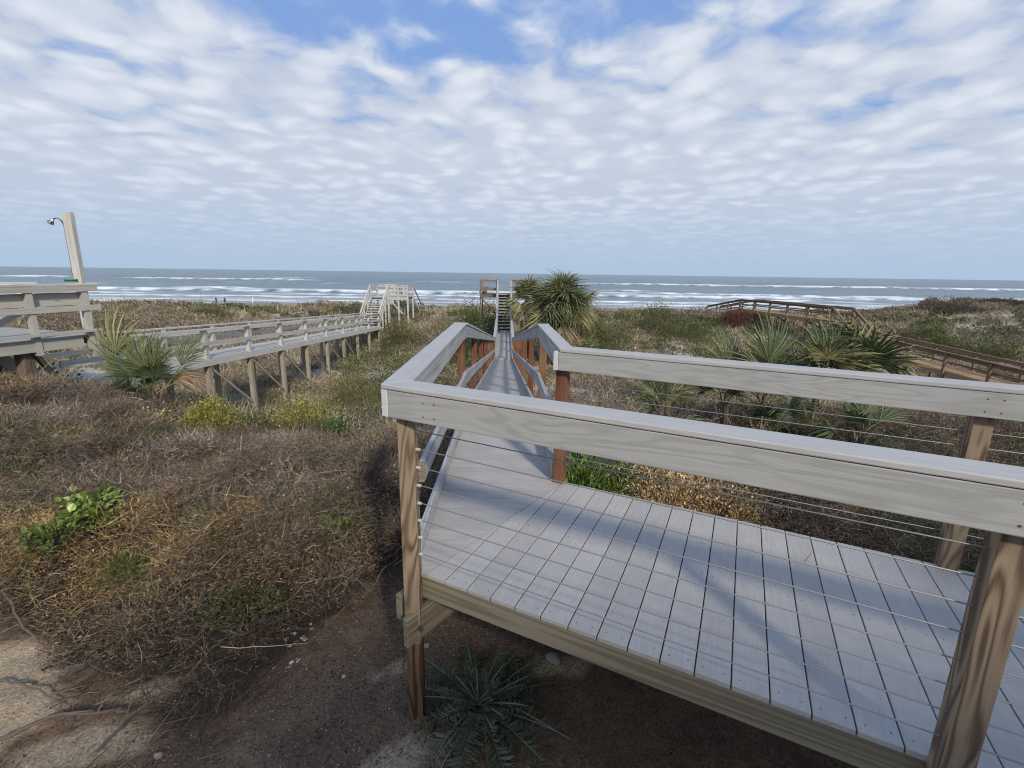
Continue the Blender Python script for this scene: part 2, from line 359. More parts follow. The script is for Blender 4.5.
# ------------------------------------------------------------------ sea
BRK = [(128, 2.5, .16, .02, 1.0), (141, 4, .22, .03, 1.0), (158, 5, .3, .025, .62), (176, 6, .95, .012, .92), (199, 6, .6, .015, .52), (232, 8, .8, .012, .22), (300, 9, .9, .01, .20), (385, 10, 1.25, .008, .52), (520, 12, 1.0, .007, .16)]
def sea_h(X, Y, foam=False):
    h = np.zeros_like(X); f = np.zeros_like(X)
    for i, (y0, w, a, sc, cov) in enumerate(BRK):
        yc = y0 + (fbm(X, X * 0 + i * 7, sc, 101 + i, 3) - .5) * y0 * .13
        d = Y - yc; on = sst(1 - cov - .14, 1 - cov + .14, fbm(X, X * 0 + i * 13, sc * 1.9, 131 + i, 3) * 1.3 - .15)
        prof = np.exp(-np.where(d > 0, d / (w * 1.5), -d / (w * .55)) ** 2)
        h += prof * a * (.35 + .65 * on)
        rag = (fbm(X, Y, .25, 151 + i, 4) - .5) * w * 2.4
        fo = on * sst(-w * 1.2, -w * .1, d + rag) * (1 - sst(0, w * .55, d + rag * .3))
        tr = on * sst(w * .2, w * .8, d) * (1 - sst(w * 1.2, w * 3.2, d)) * sst(.5, .72, fbm(X, Y * 2.2, .22, 171 + i))
        f = np.maximum(f, np.maximum(fo, tr * .55))
    h += (fbm(X, Y * 2.0, .05, 191) - .5) * .7 * sst(130, 260, Y)
    if foam:
        wash = (1 - sst(116, 150, Y)) * sst(.42, .66, fbm(X * .35, Y * 1.3, .25, 201)) * .75
        return h, np.maximum(f, wash)
    return h
def sea_col(x, y, z):
    h, f = sea_h(x, y, True)
    deep = np.array([.052, .112, .128]); mid = np.array([.11, .175, .172]); sh = np.array([.27, .27, .245])
    a = sst(150, 420, y)[:, None]; c = mid * (1 - a) + deep * a; b = (1 - sst(122, 172, y))[:, None]; c = c * (1 - b) + sh * b
    return c * (1 - f[:, None]) + np.array([.86, .88, .88]) * f[:, None]
def sea_mat():
    t = NT('grey_green_sea'); ob = t.n('ShaderNodeTexCoord').outputs['Object']; tint = t.n('ShaderNodeVertexColor', layer_name='tint').outputs[0]
    n = t.noise(t.mapping(ob, (.35, .9, 1)), .6, 5, .6, .3); n2 = t.noise(t.mapping(ob, (.02, .09, 1)), 1, 4, .6)
    c = t.mix(1.0, tint, t.ramp(n2, [(.3, .78), (.7, 1.22)]), 'MULTIPLY')
    fo = t.n('ShaderNodeSeparateColor'); t.l(tint, fo.inputs[0])
    rough = t.ramp(fo.outputs[0], [(.3, .22), (.7, .8)])
    return t.done(c, rough, t.math('ADD', n, t.math('MULTIPLY', n2, 2.5)), 1.0, .9, .32)
sx = np.concatenate([-np.geomspace(30000, 420, 18), np.arange(-400, 401, 1.6), np.geomspace(420, 30000, 18)])
sy = np.concatenate([np.arange(106, 240, 1.0), np.arange(240, 560, 3.0), np.geomspace(563, 45000, 60)])
tag(grid_mesh(sx, sy, lambda X, Y: SEA + sea_h(X, Y), 'sea', sea_mat(), sea_col), kind='structure')

# ------------------------------------------------------------------ the near boardwalk
BW = empty('boardwalk', (*P2(0, 0), -1)); tag(BW, 'grey decked boardwalk with cable railing in front, running straight down to the beach stairs', 'boardwalk')
def inv(o):
    o.matrix_parent_inverse = Matrix.Translation(Vector(BW.location)).inverted(); return o
def sub(name, mat, parent, fn, bevel=.004, root=None, **k):
    o = part(name, mat, parent, fn, bevel, **k)
    if parent is BW: inv(o)
    return o
def clip_half(P, a, n):
    out = []
    for i in range(len(P)):
        p, q = np.array(P[i]), np.array(P[(i + 1) % len(P)]); dp = (p - a) @ n; dq = (q - a) @ n
        if dp >= 0: out.append(p)
        if (dp >= 0) != (dq >= 0): out.append(p + (q - p) * dp / (dp - dq))
    return out
PW = .1445; DW = 1.4908
A0 = np.array([-.125, 0.0]); B0 = np.array([.155, DW]); bn = np.array([(B0 - A0)[1], -(B0 - A0)[0]]); bn /= np.linalg.norm(bn)
def platform(b):
    for k in range(-2, 34):
        q = [(k * PW + .0028, 0), ((k + 1) * PW - .0028, 0), ((k + 1) * PW - .0028, DW), (k * PW + .0028, DW)]
        if k == -1: q[0] = (-.17, 0); q[3] = (-.17, DW)
        q = clip_half(q, A0 + bn * .002, bn)
        if len(q) > 2: b.prism([P2(*p) for p in q], -.026 + rng.uniform(-.001, .001), rng.uniform(-.0012, .0012), VWD, rng.uniform(.93, 1.05))
PD = sub('platform_deck', M['deck'], BW, platform, .003)
# landing between the platform and the ramp, boards across
def wx(s, side):   # inner face of the walkway rails
    if side < 0: return -.523 - .018 * max(0, s - 5.2)
    return (.345 - .033 * (s - 3.4)) if s < 5.2 else .286 - .018 * (s - 5.2)
BEND, LOW, FOOT = 5.2, 22.5, 31.5
def wz(s): return 0.0 if s <= BEND else (-(s - BEND) * .1474 if s <= LOW else -2.55 + (s - LOW) * .039)
aw = P2(*A0); wn = -(UWD * bn[0] + VWD * bn[1])
def walkway(b):
    y = 2.06
    while y < BEND - .1:
        q = clip_half([(-.60, y + .001), (.46, y + .001), (.46, y + .143), (-.60, y + .143)], aw + wn * .002, wn)
        if y < 2.7: q = clip_half(q, P2(-.168, 0), -np.array(VWD) * -1.0) if len(q) > 2 else q
        if len(q) > 2: b.prism(q, -.026, -.001, (1, 0), rng.uniform(.93, 1.05))
        y += .1445
    s = y
    while s < FOOT:
        e = s + .142; c0 = (wx(s, -1) + wx(s, 1)) / 2
        b.prism([(c0 - .47, s), (c0 + .47, s), (c0 + .47, e), (c0 - .47, e)], [wz(s) - .026, wz(s) - .026, wz(e) - .026, wz(e) - .026], [wz(s), wz(s), wz(e), wz(e)], (1, 0), rng.uniform(.92, 1.05))
        s += .1455
WD = sub('walkway_deck', M['walk'], BW, walkway, 0)
T = Matrix
def ps(name, mat, fn, bevel=.004, parent=PD, **k): return part(name, mat, parent, fn, bevel, **k)
# platform frame
def screws(b):
    for k in range(-1, 34):
        for v in (.045, .74, DW - .045):
            for du in (.032, PW - .032):
                x, y = P2(k * PW + du + rng.normal(0, .002), v + rng.normal(0, .003)); b.tube([(x, y, -.004), (x, y, .0014)], .0028, 6)
ps0 = part('screw_heads', M['bolt'], PD, screws, 0); ps0['kind'] = 'stuff'
def fscrews(b, v):
    for u0 in ((.02, 2.1275) if v < 0 else (2.566,)):
        for du in (-.03, .035):
            for z in (.985, 1.055): b.tube([P3(u0 + du, v + .004, z), P3(u0 + du, v - .0015, z)], .0042, 7)
part('rail_screws', M['bolt'], PD, lambda b: fscrews(b, -.1352), 0)['kind'] = 'stuff'
part('rail_screws', M['bolt'], PD, lambda b: fscrews(b, 1.3818), 0)['kind'] = 'stuff'
ps('rim_joist', M['rim'], lambda b: b.beam(P3(-.165, .029, -.099), P3(4.8, .029, -.099), .038, .142))
ps('rim_joist', M['rim'], lambda b: b.beam(P3(.15, DW - .03, -.099), P3(4.8, DW - .03, -.099), .038, .142))
for u in (.75, 1.6, 2.4, 3.2): ps('floor_joist', M['dark'], lambda b, u=u: b.beam(P3(u, .05, -.1), P3(u, DW - .06, -.1), .038, .14))
# railings
RZ0, RZ1, CZ0, CZ1 = .950, 1.094, 1.097, 1.122
ps('rail_board', M['fascia'], lambda b: b.beam(P3(-.231, -.1125, (RZ0 + RZ1) / 2), P3(4.8, -.1125, (RZ0 + RZ1) / 2), .045, RZ1 - RZ0, t=1.0), .005)
ps('rail_board', M['trim'], lambda b: b.beam(P3(-.271, -.1125, (RZ0 + RZ1) / 2), P3(-.2325, -.1125, (RZ0 + RZ1) / 2), .046, RZ1 - RZ0, t=1.05), .004)
ps('rail_board', M['fascia'], lambda b: b.beam(P3(.105, 1.412, (RZ0 + RZ1) / 2 + .002), P3(4.8, 1.412, (RZ0 + RZ1) / 2 + .002), .06, RZ1 - RZ0, t=1.0), .005)
ps('rail_board', M['trim'], lambda b: b.beam(P3(.066, 1.412, (RZ0 + RZ1) / 2 + .002), P3(.1035, 1.412, (RZ0 + RZ1) / 2 + .002), .062, RZ1 - RZ0, t=1.05), .004)
def isect(p, d, q, e):
    A = np.array([[d[0], -e[0]], [d[1], -e[1]]]); k = np.linalg.solve(A, np.array(q) - np.array(p)); return np.array(p) + np.array(d) * k[0]
xo, xi = -.659, -.516
cO = isect(P2(0, -.141), UWD, (xo, 0), (0, 1)); cI = isect(P2(0, .002), UWD, (xi, 0), (0, 1))
ps('rail_cap', M['cap'], lambda b: b.prism([cO, P2(4.8, -.141), P2(4.8, .002), cI], CZ0, CZ1, UWD, 1.0), .005)
lB_o = np.array([xo, BEND - .03]); lB_i = np.array([xi, BEND])
part('rail_cap', M['cap'], WD, lambda b: b.prism([cO + (0, .002), cI + (0, .002), lB_i, lB_o], CZ0, CZ1, (0, 1), 1.0), .005)
fi = P2(.118, 1.375); fo_ = P2(.172, 1.515)
ps('rail_cap', M['cap'], lambda b: b.prism([P2(4.8, 1.515), fo_, fi, P2(4.8, 1.375)][::-1] if False else [fi, P2(4.8, 1.375), P2(4.8, 1.515), fo_], CZ0, CZ1 + .003, UWD, 1.0), .005)
rB_i = np.array([.279, BEND]); rB_o = np.array([.402, BEND])
part('rail_cap', M['cap'], WD, lambda b: b.prism([fi + (-.001, .003), fo_ + (0, .003), rB_o, rB_i], CZ0, CZ1, (0, 1), 1.0), .005)
# posts of the platform
def vpost(b, x, y, z0, z1, w=.089, ang=0.0, t=None): b.beam((x, y, z0), (x, y, z1), w, w, (math.sin(ang), math.cos(ang), 0), t)
lp = (-.545, 2.30)
ps('post', M['post'], lambda b: vpost(b, *lp, -.42, CZ0 - .002, .088, t=1.0))
ps('post', M['wet'], lambda b: vpost(b, *lp, -1.1, -.42, .087, t=1.0)).__setitem__('label', 'dark stained foot of the corner post')
aP = math.atan2(UWD[1], UWD[0])
for (u, v, z0) in ((2.1275, -.0445, -1.2), (4.35, -.0445, -1.2), (2.566, 1.487, -1.3), (4.6, 1.487, -1.3)):
    ps('post', M['post'], lambda b: vpost(b, *P2(u, v), z0, CZ0 - .002, .088, .46))
cpx = P2(.112, 1.487)
ps('post', M['rust'], lambda b: vpost(b, *cpx, -1.3, CZ0 - .002, .088, .46))
# doubled cross brace bolted to the corner post
bd = np.array([.60, .80, 0]); bp = np.array([-.575, 2.205, -.305])
ps('cross_brace', M['rim'], lambda b: b.beam(bp, bp + bd * 1.5, .038, .185), .005)
ps('cross_brace', M['rim'], lambda b: b.beam((-.64, 2.33, -.24), (-.60, 2.385, -.24), .05, .16), .004)
ps('bolt', M['bolt'], lambda b: b.tube([bp + bd * .10 + (.012, -.03, .0), bp + bd * .10 + (.024, -.05, .0)], .013, 8), 0)
# cables
for i in range(8):
    z = .863 - i * .1026
    ps('cable', M['steel'], lambda b: b.tube([np.array([-.49, 2.285, z]) + (np.array([*P2(2.1275, -.0445), z - .005]) - np.array([-.49, 2.285, z])) * k / 4 + (0, 0, -.006 * (k / 4) * (1 - k / 4)) for k in range(5)], .0030, 5), 0)
    ps('cable', M['steel'], lambda b: b.tube([P3(2.16, -.0445, z - .005), P3(4.4, -.0445, z - .005)], .0030, 5), 0)
    ps('cable_fitting', M['shell'], lambda b: b.tube([(-.502, 2.283, z), (-.478, 2.278, z)], .0085, 8), 0)
    zf = .842 - i * .0885
    ps('cable', M['steel'], lambda b: b.tube([P3(.13, 1.487, zf), P3(4.6, 1.487, zf)], .0030, 5), 0)
# walkway rails
def seg_board(name, mat, side, s0, s1, off, h, zc, th=.036, bevel=.004, t=None):
    n = max(1, 1)
    def fn(b):
        for i in range(n):
            a = s0; e = s1
            b.beam((wx(a, side) + side * off, a, wz(a) + zc), (wx(e, side) + side * off, e, wz(e) + zc), th, h, t=t)
    return part(name, mat, WD, fn, bevel)
for sd in (-1, 1):
    s0 = 2.33 if sd < 0 else 3.46; sm = 2.62 if sd < 0 else 3.62; mz = .485
    stops = [(s0, BEND), (BEND, LOW), (LOW, FOOT)]
    for a, e in stops:
        seg_board('rail_board', M['wgrey'], sd, a + .004, e - .004, .019, .14, 1.024)
        seg_board('toe_board', M['wgrey'], sd, (max(a, 2.47 if sd < 0 else 3.56)) + .004, e - .004, .019, .125, .083)
        seg_board('handrail', M['wgrey'], sd, max(a, sm) + .004, e - .004, .019, .13, mz)
        seg_board('stringer', M['rim'], sd, a + .3, e - .004, .055, .18, -.12)
    for a, e in stops[1:]:
        seg_board('rail_cap', M['cap'], sd, a + .002, e, .058, .025, 1.109, .14)
    s = 5.42
    while s < FOOT:
        x = wx(s, sd) + sd * .084
        part('post', M['rust'], WD, lambda b: vpost(b, x, s, gz1(x, s) - .3, wz(s) + 1.09, .088))
        s += 2.35
part('handrail_end', M['rim'], WD, lambda b: b.beam((-.542, 2.60, .485), (-.542, 2.618, .485), .038, .131), .003)
# stairs over the dune
NS = 12; ST_Y1 = 34.9; z_top = .13
sc0 = lambda s: (wx(s, -1) + wx(s, 1)) / 2
def strg(b):
    for sd in (-1, 1):
        b.beam((sc0(FOOT) + sd * .44, FOOT + .02, wz(FOOT) - .05), (sc0(ST_Y1) + sd * .44, ST_Y1, z_top - .12), .045, .26)
    b.beam((sc0(FOOT), FOOT + .02, wz(FOOT) - .1), (sc0(ST_Y1), ST_Y1, z_top - .17), .045, .18)
SC = sub('staircase', M['oldbrown'], BW, strg)
for k in range(NS):
    f = (k + 1) / NS; y = FOOT + (ST_Y1 - FOOT) * (k + .5) / NS; z = wz(FOOT) + (z_top - wz(FOOT)) * f
    part('riser', M['dark'], SC, lambda b: b.beam((sc0(y) - .40, y + .13, z - .115), (sc0(y) + .40, y + .13, z - .115), .02, .15), 0)
    part('tread', M['palegrey'], SC, lambda b: b.beam((sc0(y) - .41, y, z - .02), (sc0(y) + .41, y, z - .02), .27, .04), 0)
for sd in (-1, 1):
    a = np.array([sc0(FOOT) + sd * .5, FOOT, wz(FOOT)]); e = np.array([sc0(ST_Y1) + sd * .5, ST_Y1, z_top])
    part('handrail', M['wgrey'], SC, lambda b: b.beam(a + (0, 0, 1.05), e + (0, 0, 1.0), .13, .04), 0)
    part('handrail', M['oldbrown'], SC, lambda b: b.beam(a + (0, 0, .6), e + (0, 0, .6), .04, .12), 0)
    for f in (.02, .5, .97):
        q = a + (e - a) * f; part('post', M['oldbrown'], SC, lambda b: vpost(b, q[0] + sd * .05, q[1], gz1(q[0], q[1]) - .3, q[2] + 1.03, .09), 0)
# overlook on top with railed sides
ox = sc0(36) ; OY0, OY1 = 34.95, 37.3; OX0, OX1 = -2.45, 1.2
def odeck(b):
    for k in range(17): b.beam((OX0, OY0 + .07 + k * .14, z_top - .02), (OX1, OY0 + .07 + k * .14, z_top - .02), .135, .04)
    for y in (OY0 + .02, OY1 - .02): b.beam((OX0, y, z_top - .15), (OX1, y, z_top - .15), .04, .2)
OD = sub('overlook_deck', M['oldbrown'], BW, odeck, 0)
runs = [((OX0, OY0), (OX0, OY1)), ((OX1, OY0), (OX1, OY1)), ((OX0, OY0), (ox - .55, OY0)), ((ox + .55, OY0), (OX1, OY0)), ((OX0, OY1), (ox - .55, OY1)), ((ox + .55, OY1), (OX1, OY1))]
for (a, e) in runs:
    for zc, h in ((.95, .14), (.35, .14)):
        part('rail_board', M['oldbrown'], OD, lambda b: b.beam((*a, z_top + zc), (*e, z_top + zc), .04, h), 0)
    part('rail_cap', M['stilt'], OD, lambda b: b.beam((*a, z_top + 1.07), (*e, z_top + 1.07), .14, .04), 0)
for x in (OX0, ox - .55, ox + .55, OX1):
    for y in (OY0 + .06, OY1 - .06):
        part('post', M['oldbrown'], OD, lambda b: vpost(b, x, y, gz1(x, y) - .4, z_top + 1.05, .11), 0)
for sd in (-1, 1):
    xx = OX0 if sd < 0 else OX1
    part('cross_brace', M['oldbrown'], OD, lambda b: b.beam((xx - sd * .05, OY0 + .12, z_top - .3), (xx - sd * 1.5, OY0 + .12, z_top - 1.9), .05, .14), 0)
    part('bench', M['oldbrown'], OD, lambda b: [b.beam((xx - sd * .25, OY0 + .2, z_top + .45), (xx - sd * .25, OY1 - .2, z_top + .45), .4, .05), b.beam((xx - sd * .25, OY0 + .4, z_top + .22), (xx - sd * .25, OY0 + .5, z_top + .22), .3, .4), b.beam((xx - sd * .25, OY1 - .5, z_top + .22), (xx - sd * .25, OY1 - .4, z_top + .22), .3, .4)], 0)

# ------------------------------------------------------------------ neighbour's pale boardwalk, left
LB = empty('boardwalk', (-11, 12, -2)); tag(LB, 'weathered pale boardwalk on tall stilts at left, ending in white stairs over the dune', 'boardwalk')
LBi = Matrix.Translation(Vector(LB.location)).inverted()
def lpt(name, mat, fn, parent=LB, bevel=0):
    o = part(name, mat, parent, fn, bevel)
    if parent is LB: o.matrix_parent_inverse = LBi
    return o
Ec = np.array([-9.45, 10.4]); Dd = np.array([-.29, -.957]); Dn = np.array([-.957, .29])   # Dn points away to the left
def L3(t, n, z): p = Ec + Dd * t + Dn * n; return np.array([p[0], p[1], z])
def ldeck(b):
    for k in range(30): b.beam(L3(.07 + k * .145, .02, .18), L3(.07 + k * .145, 3.6, .18), .138, .04, t=rng.uniform(.85, 1.05))
LD = lpt('house_deck', M['palegrey'], ldeck)
for n_, nm in ((0, 1), (3.6, 1)):
    lpt('rim_board', M['palegrey'], lambda b: b.beam(L3(.3, n_ - .02, .075), L3(4.5, n_ - .02, .075), .04, .235), LD)
lpt('rim_board', M['palegrey'], lambda b: b.beam(L3(.0, .1, .075), L3(.0, 3.6, .075), .04, .235), LD)
lpt('rail_cap', M['pale'], lambda b: b.beam(L3(-.12, .05, 1.30), L3(4.5, .05, 1.30), .30, .04), LD, .004)
lpt('rail_cap', M['pale'], lambda b: b.beam(L3(-.0, 1.75, 1.30), L3(4.5, 3.6, 1.30), .22, .04), LD, .004)
lpt('rail_board', M['palegrey'], lambda b: b.beam(L3(-.1, -.07, 1.215), L3(4.5, -.07, 1.215), .04, .12), LD)
lpt('rail_board', M['palegrey'], lambda b: b.beam(L3(.05, .09, 1.0), L3(4.5, .09, 1.0), .035, .27), LD)
lpt('rail_board', M['palegrey'], lambda b: b.beam(L3(-.12, -.075, .80), L3(4.5, -.075, .80), .04, .12), LD)
lpt('rail_board', M['palegrey'], lambda b: b.beam(L3(-.02, -.10, .30), L3(4.5, -.10, .30), .16, .05), LD)
lpt('rail_board', M['palegrey'], lambda b: b.beam(L3(0, 3.6, .8), L3(4.5, 3.6, .8), .04, .2), LD)
lpt('rail_board', M['palegrey'], lambda b: b.beam(L3(0, 1.7, .8), L3(0, 3.6, .8), .04, .2), LD)
for t in (.14, 1.1, 2.1, 3.1, 4.1):
    lpt('post', M['palegrey'], lambda b: b.beam(L3(t, .0, -.12), L3(t, .0, 1.28), .13, .10, (Dd[0], Dd[1], 0)), LD)
    lpt('post', M['pale'], lambda b: b.beam(L3(t, 3.55, -.12), L3(t, 3.55, 1.28), .13, .10, (Dd[0], Dd[1], 0)), LD)
for t, n_ in ((1.25, .2), (3.6, .2), (1.0, 1.9), (3.6, 1.9), (.3, 3.4), (2.5, 3.4)):
    p = L3(t, n_, 0); lpt('stilt', M['dark'], lambda b: vpost(b, p[0], p[1], gz1(p[0], p[1]) - .4, -.03, .2), LD)
lpt('cross_brace', M['dark'], lambda b: b.beam(L3(1.1, .2, -.05), L3(.2, 1.2, -1.0), .05, .14), LD)
lpt('cross_brace', M['palegrey'], lambda b: b.beam(L3(.5, .6, 1.0), L3(1.9, .6, .2), .05, .12), LD)
# its walkway
LX1, LX0 = -11.25, -12.75
cz_y = np.array([11.1, 39.3]); cz_z = np.array([-1.223, -2.90])
def lz(y): return float(np.interp(y, cz_y, cz_z))
def lwalk(b):
    y = 11.1
    while y < 39.3:
        b.beam((LX0, y, lz(y) - .02), (LX1, y, lz(y) - .02), .138, .04, t=rng.uniform(.85, 1.05)); y += .145
LW = lpt('walkway_deck', M['pale'], lwalk)
def sloped(name, mat, x, dz, w, h, y0=11.1, y1=39.3, parent=None):
    for a, e in ((y0, 20.1), (20.1, 29.5), (29.5, y1)):
        lpt(name, mat, lambda b: b.beam((x, a + .003, lz(a) + dz), (x, e - .003, lz(e) + dz), w, h), parent or LW)
for x, sd in ((LX1, 1), (LX0, -1)):
    sloped('rail_cap', M['pale'], x + sd * .05, 1.08, .22, .045)
    sloped('handrail', M['pale'], x + sd * .105, .56, .045, .13)
    if sd < 0: sloped('rail_board', M['pale'], x + .1, .84, .045, .12)
    if sd < 0: sloped('handrail', M['pale'], x + .1, .25, .045, .12)
    sloped('rim_board', M['pale'], x + sd * .108, -.14, .05, .24)
    y = 13.9
    k = 0
    while y < 39.4:
        z0 = gz1(x, y)
        lpt('post', M['pale'], lambda b: vpost(b, x, y, lz(y) - .27, lz(y) + 1.05, .16), LW)
        lpt('stilt', M['stilt'], lambda b: vpost(b, x, y, z0 - .4, lz(y) - .273, .17), LW)
        if y + 2.75 < 34 and sd > 0 and k > 0:
            zb = gz1(x, y + 2.75)
            lpt('cross_brace', M['stilt'], lambda b: b.beam((x + sd * .02, y + .1, lz(y) - .35), (x + sd * .02, y + 2.65, max(zb + .15, lz(y) - 2.4)), .04, .09), LW)
        y += 2.75; k += 1
# short flight from the house deck down to it
for sd, n_ in ((1, .9), (-1, 2.4)):
    q0 = np.array([LX1 if sd > 0 else LX0, 9.6, .1]); q1 = np.array([LX1 if sd > 0 else LX0, 11.1, -1.25])
    lpt('stringer', M['palegrey'], lambda b: b.beam(q0 + (0, 0, -.12), q1 + (0, 0, -.15), .05, .28), LW)
for k in range(8):
    lpt('tread', M['palegrey'], lambda b: b.beam((LX0, 9.7 + k * .19, -.03 - k * .17), (LX1, 9.7 + k * .19, -.03 - k * .17), .22, .04), LW)
# stairs and lookout over the dune
SY0, SY1, SZ0, SZ1 = 39.5, 43.0, -2.90, -.62
def lst(b):
    for x in (LX0 - .2, LX1 - .25): b.beam((x, SY0, SZ0 - .1), (x - .1, SY1, SZ1 - .14), .06, .26)
LS = lpt('staircase', M['pale'], lst)
for k in range(12):
    f = (k + .5) / 12; z = SZ0 + (SZ1 - SZ0) * (k + 1) / 12
    lpt('tread', M['pale'], lambda b: b.beam((LX0 - .2 - .1 * f, SY0 + (SY1 - SY0) * f, z - .025), (LX1 - .25 - .1 * f, SY0 + (SY1 - SY0) * f, z - .025), .27, .05), LS)
for x in (LX0 - .28, LX1 - .18):
    for dz, h in ((1.05, .14), (.55, .12)):
        lpt('handrail', M['pale'], lambda b: b.beam((x, SY0, SZ0 + dz), (x - .1, SY1, SZ1 + dz), .07 if dz < 1 else .12, h), LS)
    for f in (0, .33, .66, 1):
        lpt('post', M['pale'], lambda b: vpost(b, x - .1 * f, SY0 + (SY1 - SY0) * f, gz1(x, SY0 + (SY1 - SY0) * f) - .3, SZ0 + (SZ1 - SZ0) * f + 1.0, .12), LS)
QX0, QX1, QY0, QY1 = -13.2, -9.75, 43.0, 45.4
def lq(b):
    for k in range(16): b.beam((QX0, QY0 + .08 + k * .15, SZ1 - .02), (QX1, QY0 + .08 + k * .15, SZ1 - .02), .142, .04)
    for y in (QY0, QY1): b.beam((QX0, y, SZ1 - .16), (QX1, y, SZ1 - .16), .05, .22)
LQ = lpt('lookout_deck', M['pale'], lq)
for a, e in (((QX0, QY0), (QX0, QY1)), ((QX1, QY0), (QX1, QY1)), ((QX0, QY1), (-11.4, QY1)), ((-11.5, QY0), (QX1, QY0))):
    for zc, h in ((.9, .13), (.55, .13), (.2, .13)):
        lpt('rail_board', M['pale'], lambda b: b.beam((*a, SZ1 + zc), (*e, SZ1 + zc), .045, h), LQ)
    lpt('rail_cap', M['pale'], lambda b: b.beam((*a, SZ1 + 1.07), (*e, SZ1 + 1.07), .16, .045), LQ)
for x in (QX0, -11.5, -10.6, QX1):
    for y in (QY0 + .08, QY1 - .08): lpt('post', M['pale'], lambda b: vpost(b, x, y, gz1(x, y) - .4, SZ1 + 1.05, .14), LQ)
lpt('cross_brace', M['pale'], lambda b: b.beam((-11.4, QY0 + .05, SZ1 - .25), (-10.2, QY0 + .05, SZ1 - 1.6), .06, .15), LQ)
for x in (-11.2, -9.75):
    lpt('stair_rail', M['pale'], lambda b: b.beam((x, QY1, SZ1 + 1.0), (x + .2, QY1 + 3.8, SZ1 - 1.3), .1, .14), LQ)
    lpt('stringer', M['pale'], lambda b: b.beam((x, QY1, SZ1 - .15), (x + .2, QY1 + 3.8, SZ1 - 2.5), .06, .26), LQ)
for k in range(11):
    lpt('tread', M['pale'], lambda b: b.beam((-11.15 + k * .018, QY1 + .2 + k * .34, SZ1 - .2 - k * .21), (-9.8 + k * .018, QY1 + .2 + k * .34, SZ1 - .2 - k * .21), .27, .05), LQ)

# outdoor shower on the left deck
sp = W(80, 281, 11.3); SH = empty('outdoor_shower', (sp[0], sp[1], .2)); tag(SH, 'tall pale square post with a curved shower head on the left deck', 'shower')
SHi = Matrix.Translation(Vector(SH.location)).inverted(); zt = 2.93
o = part('shower_post', M['pale'], SH, lambda b: b.beam((sp[0], sp[1], .2), (sp[0], sp[1], zt), .19, .12, (0, 1, 0), 1.0), .006); o.matrix_parent_inverse = SHi
hx = sp[0] - .12; pts = [(hx, sp[1] - .02, 1.2), (hx, sp[1] - .02, 2.62)] + [(hx - .10 * (1 - math.cos(a)) , sp[1] - .02 - .03 * a, 2.62 + .17 * math.sin(a)) for a in np.linspace(.2, 2.3, 8)]
o = part('water_pipe', M['pipe'], SH, lambda b: b.tube(pts, .013, 8), 0, smooth=True); o.matrix_parent_inverse = SHi
e = np.array(pts[-1]); o = part('shower_head', M['chrome'], SH, lambda b: b.tube([e + (.005, 0, .02), e + (-.02, 0, -.02), e + (-.06, -.01, -.06), e + (-.075, -.012, -.075)], [.02, .025, .07, .065], 12), 0, smooth=True); o.matrix_parent_inverse = SHi
o = part('valve_handle', M['chrome'], SH, lambda b: [b.tube([(hx - .03, sp[1] - .02, 1.55), (hx + .05, sp[1] - .02, 1.55)], .018, 8), b.tube([(hx, sp[1] - .08, 1.55), (hx, sp[1] - .03, 1.55)], .03, 8)], 0); o.matrix_parent_inverse = SHi
gp = W(71, 279.5, 10.9)
def hose(b):
    for r, z in ((.12, 0), (.10, .03), (.12, .04)):
        b.tube([(gp[0] + r * math.cos(a), gp[1] + r * .8 * math.sin(a), 1.345 + z) for a in np.linspace(0, 2 * PI, 22)], .019, 6, caps=False)
tag(part('hose_coil', M['green'], None, hose, 0, smooth=True), 'small green coiled hose on the railing at the foot of the shower post', 'hose')

# ------------------------------------------------------------------ brown boardwalk, right
RB = empty('boardwalk', (24.4, 30, -3)); tag(RB, 'brown wooden boardwalk on the right, ramping up to a railed bridge over the dune', 'boardwalk')
RBi = Matrix.Translation(Vector(RB.location)).inverted()
def rpt(name, mat, fn, parent=RB):
    o = part(name, mat, parent, fn, 0)
    if parent is RB: o.matrix_parent_inverse = RBi
    return o
RX0, RX1 = 23.7, 25.15
ry = np.array([15, 21.5, 32.0, 34.3, 48.3, 56.5, 62]); rzv = np.array([-3.6, -3.35, -2.92, -1.46, -1.62, -2.85, -4.4])
def rz_(y): return float(np.interp(y, ry, rzv))
def rdeck(y0, y1):
    def fn(b):
        y = y0 + .07
        while y < y1: b.beam((RX0 + .02, y, rz_(y) - .02), (RX1 - .02, y, rz_(y) - .02), .138, .04, t=rng.uniform(.85, 1.1)); y += .145
    return fn
